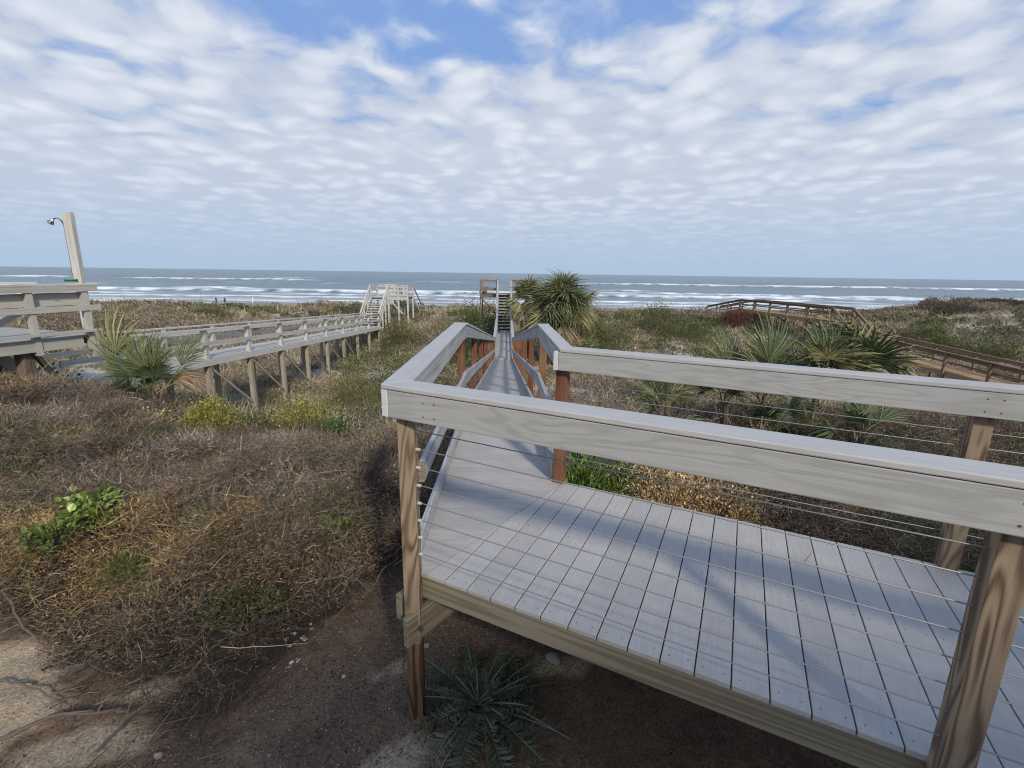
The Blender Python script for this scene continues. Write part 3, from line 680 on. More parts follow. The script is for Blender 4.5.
for i, nm in enumerate(('ramp_deck', 'staircase', 'bridge_deck', 'descending_deck')):
    y0, y1 = (15, 32.0) if i == 0 else (32.0, 34.3) if i == 1 else (34.3, 48.3) if i == 2 else (48.3, 56.5)
    if i == 1:
        def fn(b):
            for k in range(7):
                f = (k + .5) / 7; b.beam((RX0, 32 + 2.3 * f, -2.92 + 1.46 * (k + 1) / 7 - .02), (RX1, 32 + 2.3 * f, -2.92 + 1.46 * (k + 1) / 7 - .02), .3, .05)
    else: fn = rdeck(y0, y1)
    D = rpt(nm, M['orange'], fn)
    for x in (RX0, RX1):
        sd = -1 if x == RX0 else 1
        rpt('rim_board', M['orange'], lambda b: b.beam((x, y0 + .003, rz_(y0) - .17), (x, y1 - .003, rz_(y1) - .17), .05, .26), D)
        rpt('rail_cap', M['brown'], lambda b: b.beam((x + sd * .04, y0, rz_(y0) + .98), (x + sd * .04, y1, rz_(y1) + .98), .16, .05), D)
        rpt('rail_board', M['brown'], lambda b: b.beam((x, y0, rz_(y0) + .88), (x, y1, rz_(y1) + .88), .045, .14), D)
        rpt('handrail', M['brown'], lambda b: b.beam((x, y0, rz_(y0) + .48), (x, y1, rz_(y1) + .48), .045, .10), D)
        nn = max(1, int((y1 - y0) / 2.4))
        for k in range(nn + (1 if i == 3 else 0)):
            y = y0 + (y1 - y0) * k / nn + .05
            rpt('post', M['brown'], lambda b: vpost(b, x + sd * .08, y, gz1(x, y) - .4, rz_(y) + .94, .12), D)
    if i == 2:
        for y in (37, 41.5, 46): rpt('cross_brace', M['dark'], lambda b: b.beam((RX0, y, rz_(y) - .3), (RX1, y, rz_(y) - 1.0), .05, .13), D)
# ------------------------------------------------------------------ plants
def U(n, a=0, b=1): return rng.uniform(a, b, n)
def norm(v): return v / np.maximum(np.linalg.norm(v, axis=-1, keepdims=True), 1e-9)
def ribbons(b, base, d, L, bend, w, col, segs=3, tip=.25, jit=0):
    """curved tapering strips: base + d L t + bend t^2"""
    n = len(base); t = np.linspace(0, 1, segs + 1)
    P = base[:, None] + d[:, None] * L[:, None, None] * t[None, :, None] + bend[:, None] * (t ** 2)[None, :, None]
    if jit: P[:, 1:] += np.cumsum(rng.normal(0, jit, (n, segs, 3)), 1) * L[:, None, None]
    sd = norm(np.cross(d, norm(rng.normal(size=(n, 3)))))
    ww = w[:, None] * (1 - (1 - tip) * t)[None]
    V = np.stack([P - sd[:, None] * ww[..., None] / 2, P + sd[:, None] * ww[..., None] / 2], 2).reshape(-1, 3)
    o = (np.arange(n) * 2 * (segs + 1))[:, None] + (np.arange(segs) * 2)[None]; o = o.ravel()
    b.add(V, np.stack([o, o + 1, o + 3, o + 2], -1), None, np.repeat(np.broadcast_to(col, (n, 3)), 2 * (segs + 1), 0))
def leaves(b, c, d, nrm, L, w, col, fold=.25):
    """folded pointed leaves, two quads each"""
    n = len(c); s = norm(np.cross(d, nrm)); u = np.cross(s, d); L = L[:, None]; w = w[:, None]
    base = c; tip = c + d * L - u * L * .15; ma = c + d * L * .30; mb = c + d * L * .68
    V = np.stack([base, ma + s * w * .5 + u * w * fold, mb + s * w * .42 + u * w * fold, tip, mb - s * w * .42 + u * w * fold, ma - s * w * .5 + u * w * fold], 1).reshape(-1, 3)
    o = np.arange(n) * 6
    b.add(V, np.concatenate([np.stack([o, o + 1, o + 2, o + 3], -1), np.stack([o, o + 3, o + 4, o + 5], -1)]), None, np.repeat(np.broadcast_to(col, (n, 3)), 6, 0))
def pick(n, cols, x=None, y=None, sc=1.0, s=0, var=.25):
    """colour per plant: a palette walked by a slow noise plus chance"""
    cols = np.array(cols)
    if x is None: k = U(n) * (len(cols) - .01)
    else: k = np.clip((fbm(x, y, sc, s, 3) - .5) * 2.0 + .5 + rng.normal(0, .20, n), 0, .999) * len(cols)
    return cols[k.astype(int)] * (1 + U(n, -var, var))[:, None]
def hdir(n, up0, up1):
    a = U(n, 0, 2 * PI); z = U(n, up0, up1); r = np.sqrt(np.clip(1 - z * z, 0, 1)); return np.stack([np.cos(a) * r, np.sin(a) * r, z], -1)
GREYTWIG = [(.25, .205, .165), (.17, .13, .10), (.34, .285, .23), (.10, .075, .06), (.22, .165, .125)]
REDTWIG = [(.22, .15, .10), (.15, .10, .07), (.31, .22, .14), (.09, .062, .045)]
STRAW = [(.42, .30, .15), (.50, .37, .19), (.33, .23, .11), (.55, .44, .27)]
DUNE = [(.52, .43, .285), (.60, .50, .345), (.40, .325, .215), (.30, .245, .155), (.55, .455, .30), (.27, .25, .12)]
GREENS = [(.085, .128, .036), (.12, .17, .05), (.155, .195, .064), (.055, .085, .028)]
OLIVE = [(.17, .165, .065), (.22, .205, .09), (.12, .125, .05), (.26, .23, .12)]
YELLOWG = [(.34, .33, .075), (.43, .39, .10), (.24, .255, .06), (.46, .38, .15)]
GOLD = [(.72, .56, .32), (.80, .66, .43), (.62, .46, .24), (.52, .38, .19), (.42, .31, .16)]
GREYGREEN = [(.10, .125, .08), (.07, .09, .055), (.13, .15, .10), (.055, .07, .04)]

# ---- dry scrub on the near slope (a tangle nobody could count)
def region(n, x0, x1, y0, y1, maskf):
    x = U(n, x0, x1); y = U(n, y0, y1); k = maskf(x, y) > U(n); return x[k], y[k]
def inview(x, y): return np.abs(x) < (np.maximum(y, .5) * 1.16 + .9)
CLEAR = [(*WZ(96, 500, -.5)[:2], .30), (*WZ(52, 530, -.5)[:2], .2), (*WZ(238, 600, -.7)[:2], .24), (*WZ(122, 565, -.6)[:2], .17)]
def leftmask(x, y):
    k = np.ones_like(x)
    for cx, cy, r in CLEAR: k = np.where(np.hypot(x - cx, y - cy + r * .7) < r, .3, k)
    return k * brushmask(x, y) * (1 - sandmask(x, y) * .93) * inview(x, y) * ~deckmask(x, y)
def brush_h(x, y):
    d = y - np.interp(x, EDGE[:, 0], EDGE[:, 1])
    hum = sst(.30, .72, fbm(x, y, 1.25, 301, 2)); fine_ = fbm(x, y, 4.5, 303, 2)
    return (.10 + .27 * sst(0, 1.1, d)) * (.12 + 1.55 * hum + .5 * fine_) * (1 - .62 * sst(5.0, 7.5, y)) + .28 * sst(-1.6, -.95, x) * sst(3.2, 4.0, y) * (1 - sst(5, 6.5, y))
def warmth(x, y):   # straw-coloured growth near the sand, grey on top
    return 1.0 * np.exp(-((x + 3.9) / .75) ** 2 - ((y - 3.6) / .45) ** 2) + .35 * np.exp(-((x + 2.8) / .6) ** 2 - ((y - 3.3) / .4) ** 2) + .34 * np.exp(-((x + 2.9) / 1.0) ** 2 - ((y - 3.2) / .4) ** 2)
def brushcol(x, y):
    n = len(x); a = pick(n, GREYTWIG, x, y, 1.4, 305); r = pick(n, REDTWIG, x, y, 1.4, 307); g = pick(n, GOLD, None) * .62; o = pick(n, OLIVE) * .75
    k = np.clip(sst(.45, .62, fbm(x, y, .9, 309)) * .8 + .35 * (1 - sst(3.2, 4.6, y)), 0, 1) > U(n)
    c = np.where(k[:, None], r, a); k = (np.minimum(warmth(x, y), .8) > U(n)); c = np.where(k[:, None], g, c)
    k = (sst(.58, .70, fbm(x, y, 1.2, 311)) * .55 > U(n)); return np.where(k[:, None], o, c)
CLP = [[(.27, .22, .175), (.20, .16, .125), (.33, .275, .22)], [(.17, .125, .095), (.22, .165, .12), (.13, .095, .075)], [(.37, .28, .165), (.30, .22, .125), (.24, .175, .10)], [(.17, .165, .085), (.22, .20, .115), (.13, .13, .07)], [(.25, .155, .095), (.19, .12, .075), (.31, .20, .12)], [(.12, .135, .07), (.155, .16, .09), (.09, .10, .055)], [(.46, .32, .14), (.38, .25, .10), (.30, .20, .085)]]
def clumps_(b, n0, x0, x1, y0, y1, maskf, hf, wts, q=190, rs=1.0, gold=0):
    x, y = region(n0, x0, x1, y0, y1, maskf); n = len(x); r = U(n, .10, .36) * rs; h = r * U(n, .5, 1.1); z = gz(x, y) + hf(x, y) * U(n, .35, .85)
    ci = np.searchsorted(np.cumsum(wts), np.clip(fbm(x, y, .8, 331, 3) * 1.6 - .3 + rng.normal(0, .16, n), 0, .999)); ci = np.where(gold * warmth(x, y) > U(n), 6, np.clip(ci, 0, 5)); pal = np.array(CLP)[ci]; br = U(n, .5, 1.5)
    N = n * q; i = np.repeat(np.arange(n), q); d = hdir(N, -.15, 1); rr = (.35 + .65 * U(N) ** .5)
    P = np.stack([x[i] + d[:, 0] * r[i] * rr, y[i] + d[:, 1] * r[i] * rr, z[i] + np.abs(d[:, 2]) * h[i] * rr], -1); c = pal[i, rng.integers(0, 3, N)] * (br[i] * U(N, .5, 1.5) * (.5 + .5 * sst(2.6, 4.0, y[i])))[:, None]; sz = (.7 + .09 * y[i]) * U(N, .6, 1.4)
    k = U(N) < .55; leaves(b, P[k], norm(d[k] + rng.normal(0, .8, (k.sum(), 3))), hdir(k.sum(), .1, 1), .022 * sz[k], .010 * sz[k], c[k])
    k = ~k; L = .075 * sz[k]; ribbons(b, P[k], norm(d[k] + rng.normal(0, .7, (k.sum(), 3))), L, rng.normal(0, .25, (k.sum(), 3)) * L[:, None], .0042 * sz[k], c[k] * 1.1, 2, .5, .12)
def dry_scrub(b):
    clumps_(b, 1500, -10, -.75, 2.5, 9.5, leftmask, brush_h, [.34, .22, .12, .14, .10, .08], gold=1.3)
    # crooked stems
    x, y = region(30000, -9.5, -.6, 2.2, 10.5, leftmask); n = len(x); h = brush_h(x, y); z = gz(x, y); d = hdir(n, .25, .98)
    L = h * U(n, .6, 1.35) + .05; bend = np.stack([rng.normal(0, .2, n), rng.normal(0, .2, n), -U(n, 0, .5)], -1) * L[:, None]
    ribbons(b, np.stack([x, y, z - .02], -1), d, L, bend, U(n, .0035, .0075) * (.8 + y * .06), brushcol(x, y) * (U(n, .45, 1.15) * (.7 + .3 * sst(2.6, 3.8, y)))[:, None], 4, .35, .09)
    # short tangled side twigs through the whole depth of the scrub
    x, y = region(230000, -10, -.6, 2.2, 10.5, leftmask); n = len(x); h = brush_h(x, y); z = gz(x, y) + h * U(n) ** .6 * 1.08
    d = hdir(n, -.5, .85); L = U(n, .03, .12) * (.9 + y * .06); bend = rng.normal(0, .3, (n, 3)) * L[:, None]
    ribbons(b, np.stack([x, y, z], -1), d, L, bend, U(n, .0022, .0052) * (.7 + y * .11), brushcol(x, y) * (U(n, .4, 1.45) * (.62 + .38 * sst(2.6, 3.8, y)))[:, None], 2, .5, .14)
    # withered leaves caught in it
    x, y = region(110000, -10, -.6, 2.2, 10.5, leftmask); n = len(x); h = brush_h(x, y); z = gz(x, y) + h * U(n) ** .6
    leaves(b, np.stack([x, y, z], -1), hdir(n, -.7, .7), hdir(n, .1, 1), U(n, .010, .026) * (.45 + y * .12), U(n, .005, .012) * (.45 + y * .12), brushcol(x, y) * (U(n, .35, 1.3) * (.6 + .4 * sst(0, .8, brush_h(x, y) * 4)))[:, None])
    # pale bare runners over the top, most of them lying towards the upper right
    x, y = region(260, -5.5, -.9, 2.5, 6.5, leftmask); n = len(x); z = gz(x, y) + brush_h(x, y) * U(n, .6, 1.05)
    a = rng.normal(.62, .75, n); d = norm(np.stack([np.cos(a), np.sin(a), U(n, .05, .5)], -1)); L = U(n, .3, 1.1)
    bend = np.stack([rng.normal(0, .2, n), rng.normal(0, .2, n), -U(n, .15, .5)], -1) * L[:, None]
    ribbons(b, np.stack([x, y, z], -1), d, L, bend, U(n, .003, .006), pick(n, [(.30, .235, .165), (.24, .175, .12), (.36, .30, .22)]), 7, .4, .02)
    # long arching vines by the corner post
def vines(b):
    n = 70; x = rng.normal(-1.45, .38, n); y = rng.normal(4.1, .5, n); k = x < -.8; x, y = x[k], y[k]; n = len(x); a = rng.normal(-.3, 1.1, n); L = U(n, .5, 1.3)
    ribbons(b, np.stack([x, y, gz(x, y) + brush_h(x, y) * U(n, .4, .9)], -1), norm(np.stack([np.cos(a), np.sin(a), U(n, .4, 1.3)], -1)), L, np.stack([rng.normal(0, .2, n), rng.normal(0, .2, n), -U(n, .5, 1.1)], -1) * L[:, None], U(n, .003, .0055), pick(n, [(.34, .28, .21), (.26, .2, .15), (.40, .34, .26)]), 9, .4, .015)
b = MB(); dry_scrub(b); vines(b); tag(b.build('dry_scrub', M['twig']), kind='stuff')

# ---- scrub on the far side of the platform and on the right
def rightmask(x, y):
    u, v = to_uv(x, y); gb = np.hypot(x - 1.32, y - 3.85) < .75; return sst(1.55, 1.75, v) * (u > .25) * np.where(gb, .12, 1) * inview(x, y) * (x > .55) * (1 - sst(9.5, 11, y))
def rh(x, y): return (.30 + .95 * sst(.25, .75, fbm(x, y, 1.0, 401, 3))) * (1 - .25 * sst(5, 8, y))
def rcol(x, y):
    n = len(x); c = pick(n, [(.15, .11, .09), (.11, .075, .06), (.22, .17, .135), (.07, .05, .042)], x, y, .8, 405) * U(n, .55, 1.5)[:, None]; k = sst(.5, .66, fbm(x, y, .6, 411)) * .7 > U(n); return np.where(k[:, None], pick(n, OLIVE) * .8, c)
def right_scrub(b):
    clumps_(b, 900, .6, 10, 1.5, 10.5, rightmask, rh, [.25, .33, .08, .16, .10, .08])
    x, y = region(30000, .5, 10.5, 1.2, 11, rightmask); n = len(x); h = rh(x, y); z = gz(x, y); L = h * U(n, .8, 1.5)
    ribbons(b, np.stack([x, y, z], -1), hdir(n, .3, .95), L, np.stack([rng.normal(0, .25, n), rng.normal(0, .25, n), -U(n, .1, .6)], -1) * L[:, None], U(n, .004, .008) * (.8 + y * .06), rcol(x, y), 4, .35)
    x, y = region(150000, .5, 11, 1.2, 11, rightmask); n = len(x); z = gz(x, y) + rh(x, y) * np.sqrt(U(n)); L = U(n, .05, .2)
    ribbons(b, np.stack([x, y, z], -1), hdir(n, -.4, .8), L, rng.normal(0, .3, (n, 3)) * L[:, None], U(n, .0025, .0055) * (.8 + y * .09), rcol(x, y), 2, .5, .14)
    x, y = region(70000, .5, 11, 1.2, 11, rightmask); n = len(x); z = gz(x, y) + rh(x, y) * np.sqrt(U(n))
    leaves(b, np.stack([x, y, z], -1), hdir(n, -.7, .7), hdir(n, .1, 1), U(n, .015, .04) * (.8 + y * .05), U(n, .01, .02) * (.8 + y * .05), rcol(x, y) * 1.1)
b = MB(); right_scrub(b); tag(b.build('dry_scrub', M['twig']), kind='stuff')

# ---- dune grass and low scrub between here and the beach
def walkclear(x, y):
    c = (np.abs(x + .1 + .018 * (y - 5)) < .95) & (y < 37.5); return ~c
def dunemask(x, y):
    sandy = sst(10, 16, y) * sst(.60, .70, fbm(x, y, .33, 91, 5)); sandy = np.maximum(sandy, sand2(x, y)); return (1 - sandy * .88) * inview(x, y) * walkclear(x, y) * (1 - sst(57, 62, y + (fbm(x, y, .1, 31) - .5) * 9))
def patch(x, y): return fbm(x, y, .22, 501, 4)
def dune_y(n, y0, y1): return np.sqrt(U(n, y0 ** 2, y1 ** 2))
def dune_pts(n, y0, y1):
    y = dune_y(n, y0, y1); x = U(n, -1.16, 1.16) * y; k = dunemask(x, y) > U(n); return x[k], y[k]
def dune_grass(b):
    x, y = dune_pts(110000, 8.5, 60); n = len(x); g = fbm(x, y, .5, 505, 3); p = patch(x, y)
    k = (sst(.40, .58, g) * .8 + .2) > U(n); x, y = x[k], y[k]; n = len(x); L = U(n, .25, .85) * (.6 + .8 * fbm(x, y, .4, 507))
    c = pick(n, DUNE, x, y, .35, 509) * U(n, .45, 1.4)[:, None]
    ribbons(b, np.stack([x, y, gz(x, y)], -1), hdir(n, .6, 1), L, np.stack([U(n, -.35, .1), rng.normal(0, .2, n), -U(n, 0, .35)], -1) * L[:, None], (.006 + .0011 * y) * U(n, .6, 1.3), c, 3, .25)
b = MB(); dune_grass(b); tag(b.build('dune_grass', M['twig']), kind='stuff')
def dune_scrub(b):
    # clumps: leaves in the shell of flattened mounds
    y = dune_y(6200, 8.5, 60); x = U(6200, -1.16, 1.16) * y; k = (dunemask(x, y) * (sst(.34, .60, 1 - fbm(x, y, .5, 505, 3)) * .9 + .1) > U(6200)); x, y = x[k], y[k]; n = len(x)
    r = U(n, .35, 1.0) * (.55 + .9 * patch(x, y)) * (.75 + .25 * sst(10, 25, y)); h = r * U(n, .45, .95); z = gz(x, y); p = fbm(x, y, .17, 515, 4) - .05 * sst(12, 22, x)
    pal = np.where((p > .60)[:, None], pick(n, [(.08, .095, .04), (.11, .125, .055), (.14, .15, .075), (.065, .075, .038)]), np.where((p > .51)[:, None], pick(n, OLIVE), np.where((p > .37)[:, None], pick(n, [(.38, .31, .21), (.30, .24, .165)]), pick(n, [(.24, .195, .155), (.31, .25, .19), (.19, .15, .12)]))))
    q = 120; N = n * q; i = np.repeat(np.arange(n), q); d = hdir(N, -.1, 1); rr = (.55 + .45 * U(N) ** .5) * (.8 + .4 * vn(d[:, 0] * 3 + i, d[:, 1] * 3, 1.3, 7))
    P = np.stack([x[i] + d[:, 0] * r[i] * rr, y[i] + d[:, 1] * r[i] * rr, z[i] - .05 + np.abs(d[:, 2]) * h[i] * rr], -1)
    s = (.028 + .0016 * y[i]) * U(N, .6, 1.4)
    leaves(b, P, norm(d + rng.normal(0, .7, (N, 3))), norm(d + rng.normal(0, .5, (N, 3)) + (0, 0, .5)), s * 1.5, s * .75, pal[i] * U(N, .6, 1.6)[:, None])
    q = 10; N = n * q; i = np.repeat(np.arange(n), q); d = hdir(N, .3, 1); L = h[i] * U(N, .8, 1.5) + .1
    ribbons(b, np.stack([x[i] + rng.normal(0, .3, N) * r[i], y[i] + rng.normal(0, .3, N) * r[i], z[i]], -1), d, L, rng.normal(0, .15, (N, 3)) * L[:, None], (.005 + .0006 * y[i]) * U(N, .6, 1.3), pick(N, GREYTWIG), 2, .4)
b = MB(); dune_scrub(b); tag(b.build('dune_scrub', M['veg']), kind='stuff')

# ---- single shrubs
def shrub(name, label, cat, c, r, h, pal, n=900, leaf=.05, lw=.5, up=.2, clumps=26, group=None, mat='veg', twigs=60, z=None, twpal=GREYTWIG, lf=.75, rnd=.25):
    x, y = c; z0 = (lift(c, lf) if x < -.8 and y < 7 else gz1(x, y)) if z is None else z; b = MB()
    cd = hdir(clumps, -.05, 1); cr = .45 + .5 * U(clumps); cp = np.stack([cd[:, 0] * r * cr, cd[:, 1] * r * cr, np.abs(cd[:, 2]) * h * (cr * .8 + .15)], -1); ct = U(clumps, .72, 1.3)
    i = rng.integers(0, clumps, n); off = rng.normal(0, 1, (n, 3)) * np.array([r, r, h]) * .17; P = cp[i] + off; P[:, 2] = np.abs(P[:, 2])
    d = norm(off / np.array([r, r, h]) + rng.normal(0, rnd, (n, 3)) + norm(P) * .4 + (0, 0, up)); s = U(n, .65, 1.35) * leaf
    leaves(b, P, d, norm(rng.normal(0, .5, (n, 3)) + (0, 0, 1)), s, s * lw, pick(n, pal) * ct[i][:, None] * U(n, .55, 1.45)[:, None])
    o = b.build(name, M[mat]); o.location = (x, y, z0)
    b = MB(); k = rng.integers(0, clumps, twigs); base = np.stack([rng.normal(0, .12, twigs) * r, rng.normal(0, .12, twigs) * r, np.zeros(twigs) - .03], -1); v = cp[k] - base + rng.normal(0, .1, (twigs, 3)) * r; L = np.linalg.norm(v, axis=1) * U(twigs, .8, 1.3)
    ribbons(b, base, norm(v), L, rng.normal(0, .15, (twigs, 3)) * L[:, None], U(twigs, .006, .012) * (.6 + y * .07), pick(twigs, twpal), 4, .3)
    b.build('stems', M['twig'], o)
    return tag(o, label, cat, group)
def at(px, py, Y): p = W(px, py, Y); return p[0], p[1]
def attop(px, py, Y, pt, up_=0):
    p = W(px, py, Y); zb = gz1(p[0], p[1]) + up_; return dict(c=(p[0], p[1]), h=max(.25, W(px, pt, Y)[2] - zb), z=zb)
def lift(c, k=.6): return gz1(*c) + k * float(brush_h(np.array([c[0]]), np.array([c[1]]))[0])
shrub('leafy_bush', 'bright green broad-leaved bush at far left in the brown tangle above the sand patch', 'bush', WZ(94, 506, -.52)[:2], .24, .20, [(.19, .27, .05), (.28, .35, .10), (.11, .18, .035), (.38, .42, .17)], 640, .062, .75, .4, z=-.62, rnd=.5)
shrub('leafy_bush', 'small dark green leafy sprig just below the bright broad-leaved bush', 'bush', WZ(52, 530, -.5)[:2], .20, .13, [(.11, .15, .035), (.07, .11, .025), (.17, .21, .06)], 280, .05, .6, .4, 16, z=-.6, rnd=.5)
shrub('feathery_bush', 'fine feathery green weed in the middle of the brown near slope', 'weed', WZ(122, 565, -.6)[:2], .19, .12, [(.16, .175, .06), (.13, .15, .05), (.21, .20, .08)], 700, .045, .16, .6, 18, twigs=20, z=-.68, rnd=.5)
shrub('lance_leaf_bush', 'dark green bush with narrow leaves beside the white shells on the path edge', 'bush', WZ(238, 600, -.7)[:2], .27, .17, [(.06, .08, .028), (.045, .06, .02), (.10, .12, .045), (.16, .18, .07)], 760, .06, .25, .2, z=-.80, rnd=.7)
shrub('leafy_bush', 'small pale green sprig in dry twigs between the shells and the corner post', 'weed', at(336, 556, 3.6), .12, .13, [(.12, .15, .05), (.16, .18, .07)], 90, .06, .45, .6, 8, twigs=12)
shrub('dry_bush', 'tall twiggy dry bush pressed against the left of the corner post', 'bush', at(366, 505, 4.3), .42, .60, GREYTWIG + GREYTWIG + GREYGREEN[:2] + OLIVE[:1], 1100, .034, .35, .2, 40, twigs=420)
shrub('olive_bush', 'low olive green bush on the crest between the yellow bushes and corner post', 'bush', **attop(312, 462, 6.2, 438), r=.55, pal=OLIVE, n=1200, leaf=.05, lw=.45)
shrub('yellow_bush', 'bright yellow green low bush under the fan palm at left', 'bush', **attop(212, 440, 8.6, 402), r=.62, pal=YELLOWG, n=5000, leaf=.04, lw=.6, up=.3, clumps=44)
shrub('yellow_bush', 'yellow tipped bush below the stilts of the pale boardwalk', 'bush', **attop(298, 424, 9.6, 400), r=.80, pal=YELLOWG[:3] + OLIVE[:1] + [(.48, .36, .12)], n=5600, leaf=.04, lw=.55, up=.3, clumps=50)
shrub('leafy_bush', 'glossy dark green bush right of the yellow tipped bush by the stilts', 'bush', **attop(336, 430, 8.9, 414), r=.36, pal=[(.08, .14, .035), (.13, .20, .055), (.05, .085, .025)], n=600, leaf=.075, lw=.5, up=.4)
shrub('olive_bush', 'small olive bush left of the yellow tipped bush under the pale boardwalk', 'bush', **attop(256, 428, 9.4, 410), r=.55, pal=OLIVE + GREENS[:2], n=1300, leaf=.055, lw=.5)
shrub('yellow_bush', 'low straw yellow weed at left edge of the bright yellow bush, below the palm', 'weed', **attop(146, 436, 8.4, 414), r=.4, pal=GOLD[:3] + YELLOWG[:2], n=900, leaf=.05, lw=.4)
for px, py, Y, r, h, pal, lab in ((375, 352, 26, 2.0, 333, GREENS, 'dark green shrub in front of the far end of the pale boardwalk'), (420, 356, 22, 2.0, 335, GREENS, 'green spreading shrub left of the corner of the near railing'),
        (350, 382, 21, 1.3, 372, OLIVE + YELLOWG[:1], 'olive shrub by the last tall stilt of the pale boardwalk'), (462, 322, 31, 1.9, 306, GREENS, 'dark green shrub left of the foot of the central stairs'),
        (480, 318, 33, 1.5, 303, [(.03, .045, .015), (.045, .07, .02), (.06, .085, .03)], 'darkest green shrub touching the central stairs on their left'), (400, 320, 37, 1.3, 312, OLIVE, 'olive shrub by the white stairs of the pale boardwalk'),
        (622, 333, 27, 1.7, 318, GREENS + OLIVE, 'dark olive shrub right of the big palm'), (598, 322, 33, 1.5, 313, OLIVE, 'olive shrub behind the big palm on its right'), (655, 322, 40, 2.1, 306, OLIVE + GREENS[:2], 'rounded olive shrub on the dune crest left of the brown bridge'),
        (690, 325, 37, 2.0, 313, GREENS + OLIVE[:2], 'dark green shrub at the left end of the brown bridge'), (668, 365, 17, 1.0, 358, GREENS, 'low dark green shrub behind the second rail, left of the palmettos'), (708, 352, 21, 1.2, 345, OLIVE + GREENS, 'low olive shrub just left of the palmettos'),
        (738, 318, 44, 1.3, 309, [(.20, .09, .06), (.25, .12, .08), (.14, .07, .05)], 'rusty red dead shrub below the left end of the brown bridge'), (948, 306, 50, 2.2, 303, [(.16, .13, .10), (.11, .10, .07), (.20, .16, .12)], 'brown scrub mound on the dune crest right of the bridge'),
        (990, 306, 52, 2.6, 299, [(.15, .12, .095), (.10, .10, .06), (.19, .15, .11), (.08, .09, .04)], 'dark brown thicket capping the high dune at far right'), (985, 345, 33, 1.7, 335, GREENS + OLIVE, 'green shrub behind the brown ramp at far right'), (930, 330, 38, 1.8, 322, GREENS + OLIVE[:2], 'green shrub on the dune face above the brown ramp'),
        (110, 310, 30, 1.6, 305, OLIVE + [(.2, .16, .12)], 'brown and olive thicket beside the end of the left deck railing'), (205, 312, 42, 2.0, 307, OLIVE + GREENS[:1], 'olive shrub on the dune crest below the people on the beach')):
    x, y = at(px, py, Y); h = max(.45, W(px, h, Y)[2] - gz1(x, y)); shrub('dune_shrub', lab, 'shrub', (x, y), r * 1.22, h, pal, 3800, .028 + .0022 * Y, .55, .25, 44, twigs=50)
shrub('green_bush', 'fresh green grassy bush against the red post at the far edge of the platform', 'bush', **attop(592, 490, 4.0, 450, .25), r=.46, pal=[(.14, .22, .04), (.20, .29, .06), (.09, .15, .03), (.27, .33, .10)], n=3600, leaf=.06, lw=.28, up=.5, clumps=40)
shrub('golden_bush', 'golden dry bush in sun just beyond the far edge of the platform', 'bush', **attop(668, 510, 3.95, 450, .42), r=.56, pal=GOLD, n=13000, leaf=.03, lw=.5, up=.3, clumps=60, twigs=120, twpal=STRAW)
shrub('golden_bush', 'second, smaller golden dry bush right of the first, beyond the platform edge', 'bush', **attop(726, 520, 3.68, 466, .42), r=.36, pal=GOLD, n=6000, leaf=.03, lw=.5, up=.3, clumps=40, twigs=80, twpal=STRAW)
shrub('olive_bush', 'olive bush seen between the rails right of the far corner post', 'bush', at(985, 470, 4.6), .6, 1.05, OLIVE + GREENS[:2], 1500, .05, .45)
shrub('leafy_bush', 'small green weed among dark twigs right of the golden bushes', 'weed', at(772, 540, 3.5), .22, .92, GREENS + OLIVE, 320, .05, .4)

# ---- fan palms
def fan_mesh(name, R, n, spread, pet, droop, pal, split=.55, seed=0, nar=1.0):
    r0 = np.random.default_rng(seed); b = MB(); V = []; Q = []; C = []
    # petiole along +Y, a slightly raised strip
    b.tube([(0, 0, 0), (0, pet * .5, .04 * pet), (0, pet, 0)], [.017 * R + .004, .013 * R + .003, .010 * R + .003], 4, np.array(pal[0]) * 1.15, caps=False)
    for i in range(n):
        a = spread * ((i + .5) / n - .5); ln = R * (1 - .30 * (abs(a) / (spread / 2)) ** 2) * r0.uniform(.72, 1.08); wd = (ln * spread / n * .50 + .005) * nar
        dx, dy = math.sin(a), math.cos(a); col = np.array(pal[r0.integers(0, len(pal))]) * r0.uniform(.6, 1.35); lift = .10 * R * math.cos(a * .8)
        pts = []
        dr = droop * r0.uniform(.3, 2.2) + (.8 if r0.random() < .07 else 0)
        for t_ in (0, .3, .55, .8, 1):
            sag = -dr * ln * max(0, t_ - split * .6) ** 2 * 1.6; side = r0.normal(0, .012) * ln if t_ > .5 else 0
            c = np.array([dx * ln * t_ + side * dy, pet + dy * ln * t_ - side * dx, lift * math.sin(t_ * 2.2) + sag]); ww = wd * (.10, .62, 1, .62, .05)[(0, .3, .55, .8, 1).index(t_)] * .5
            s = np.array([dy, -dx, 0]); pts.append((c - s * ww, c - np.array([0, 0, ww * .55]), c + s * ww))
        base = len(V) * 1
        for p in pts: V.extend(p)
        for k in range(4):
            o = base + 3 * k; Q += [(o, o + 1, o + 4, o + 3), (o + 1, o + 2, o + 5, o + 4)]
        f = np.array([1, 1, 1.02, 1.15, 1.5])
        for k in range(5): C += [col * f[k] + (np.array([.05, .035, .0]) if k == 4 else 0)] * 3
    b.add(V, Q, None, np.array(C)); o = b.build(name, M['palm']); me = o.data; bpy.data.objects.remove(o); return me
PG = [(.09, .115, .048), (.068, .09, .036), (.12, .145, .065)]; PY = [(.21, .205, .085), (.15, .16, .06), (.30, .27, .135)]; PD_ = [(.38, .30, .19), (.31, .24, .15), (.46, .37, .25)]; PO = [(.42, .24, .12), (.36, .22, .12)]
FAN = {}
for k, pal in (('g', PG), ('y', PY), ('d', PD_), ('o', PO)):
    FAN[k] = [fan_mesh('frond', 1.0, 30, 3.6 if k in 'gy' else 2.2, .9, .30 + .2 * j if k in 'gy' else 1.2, pal, seed=11 + j + ord(k)) for j in range(3)]
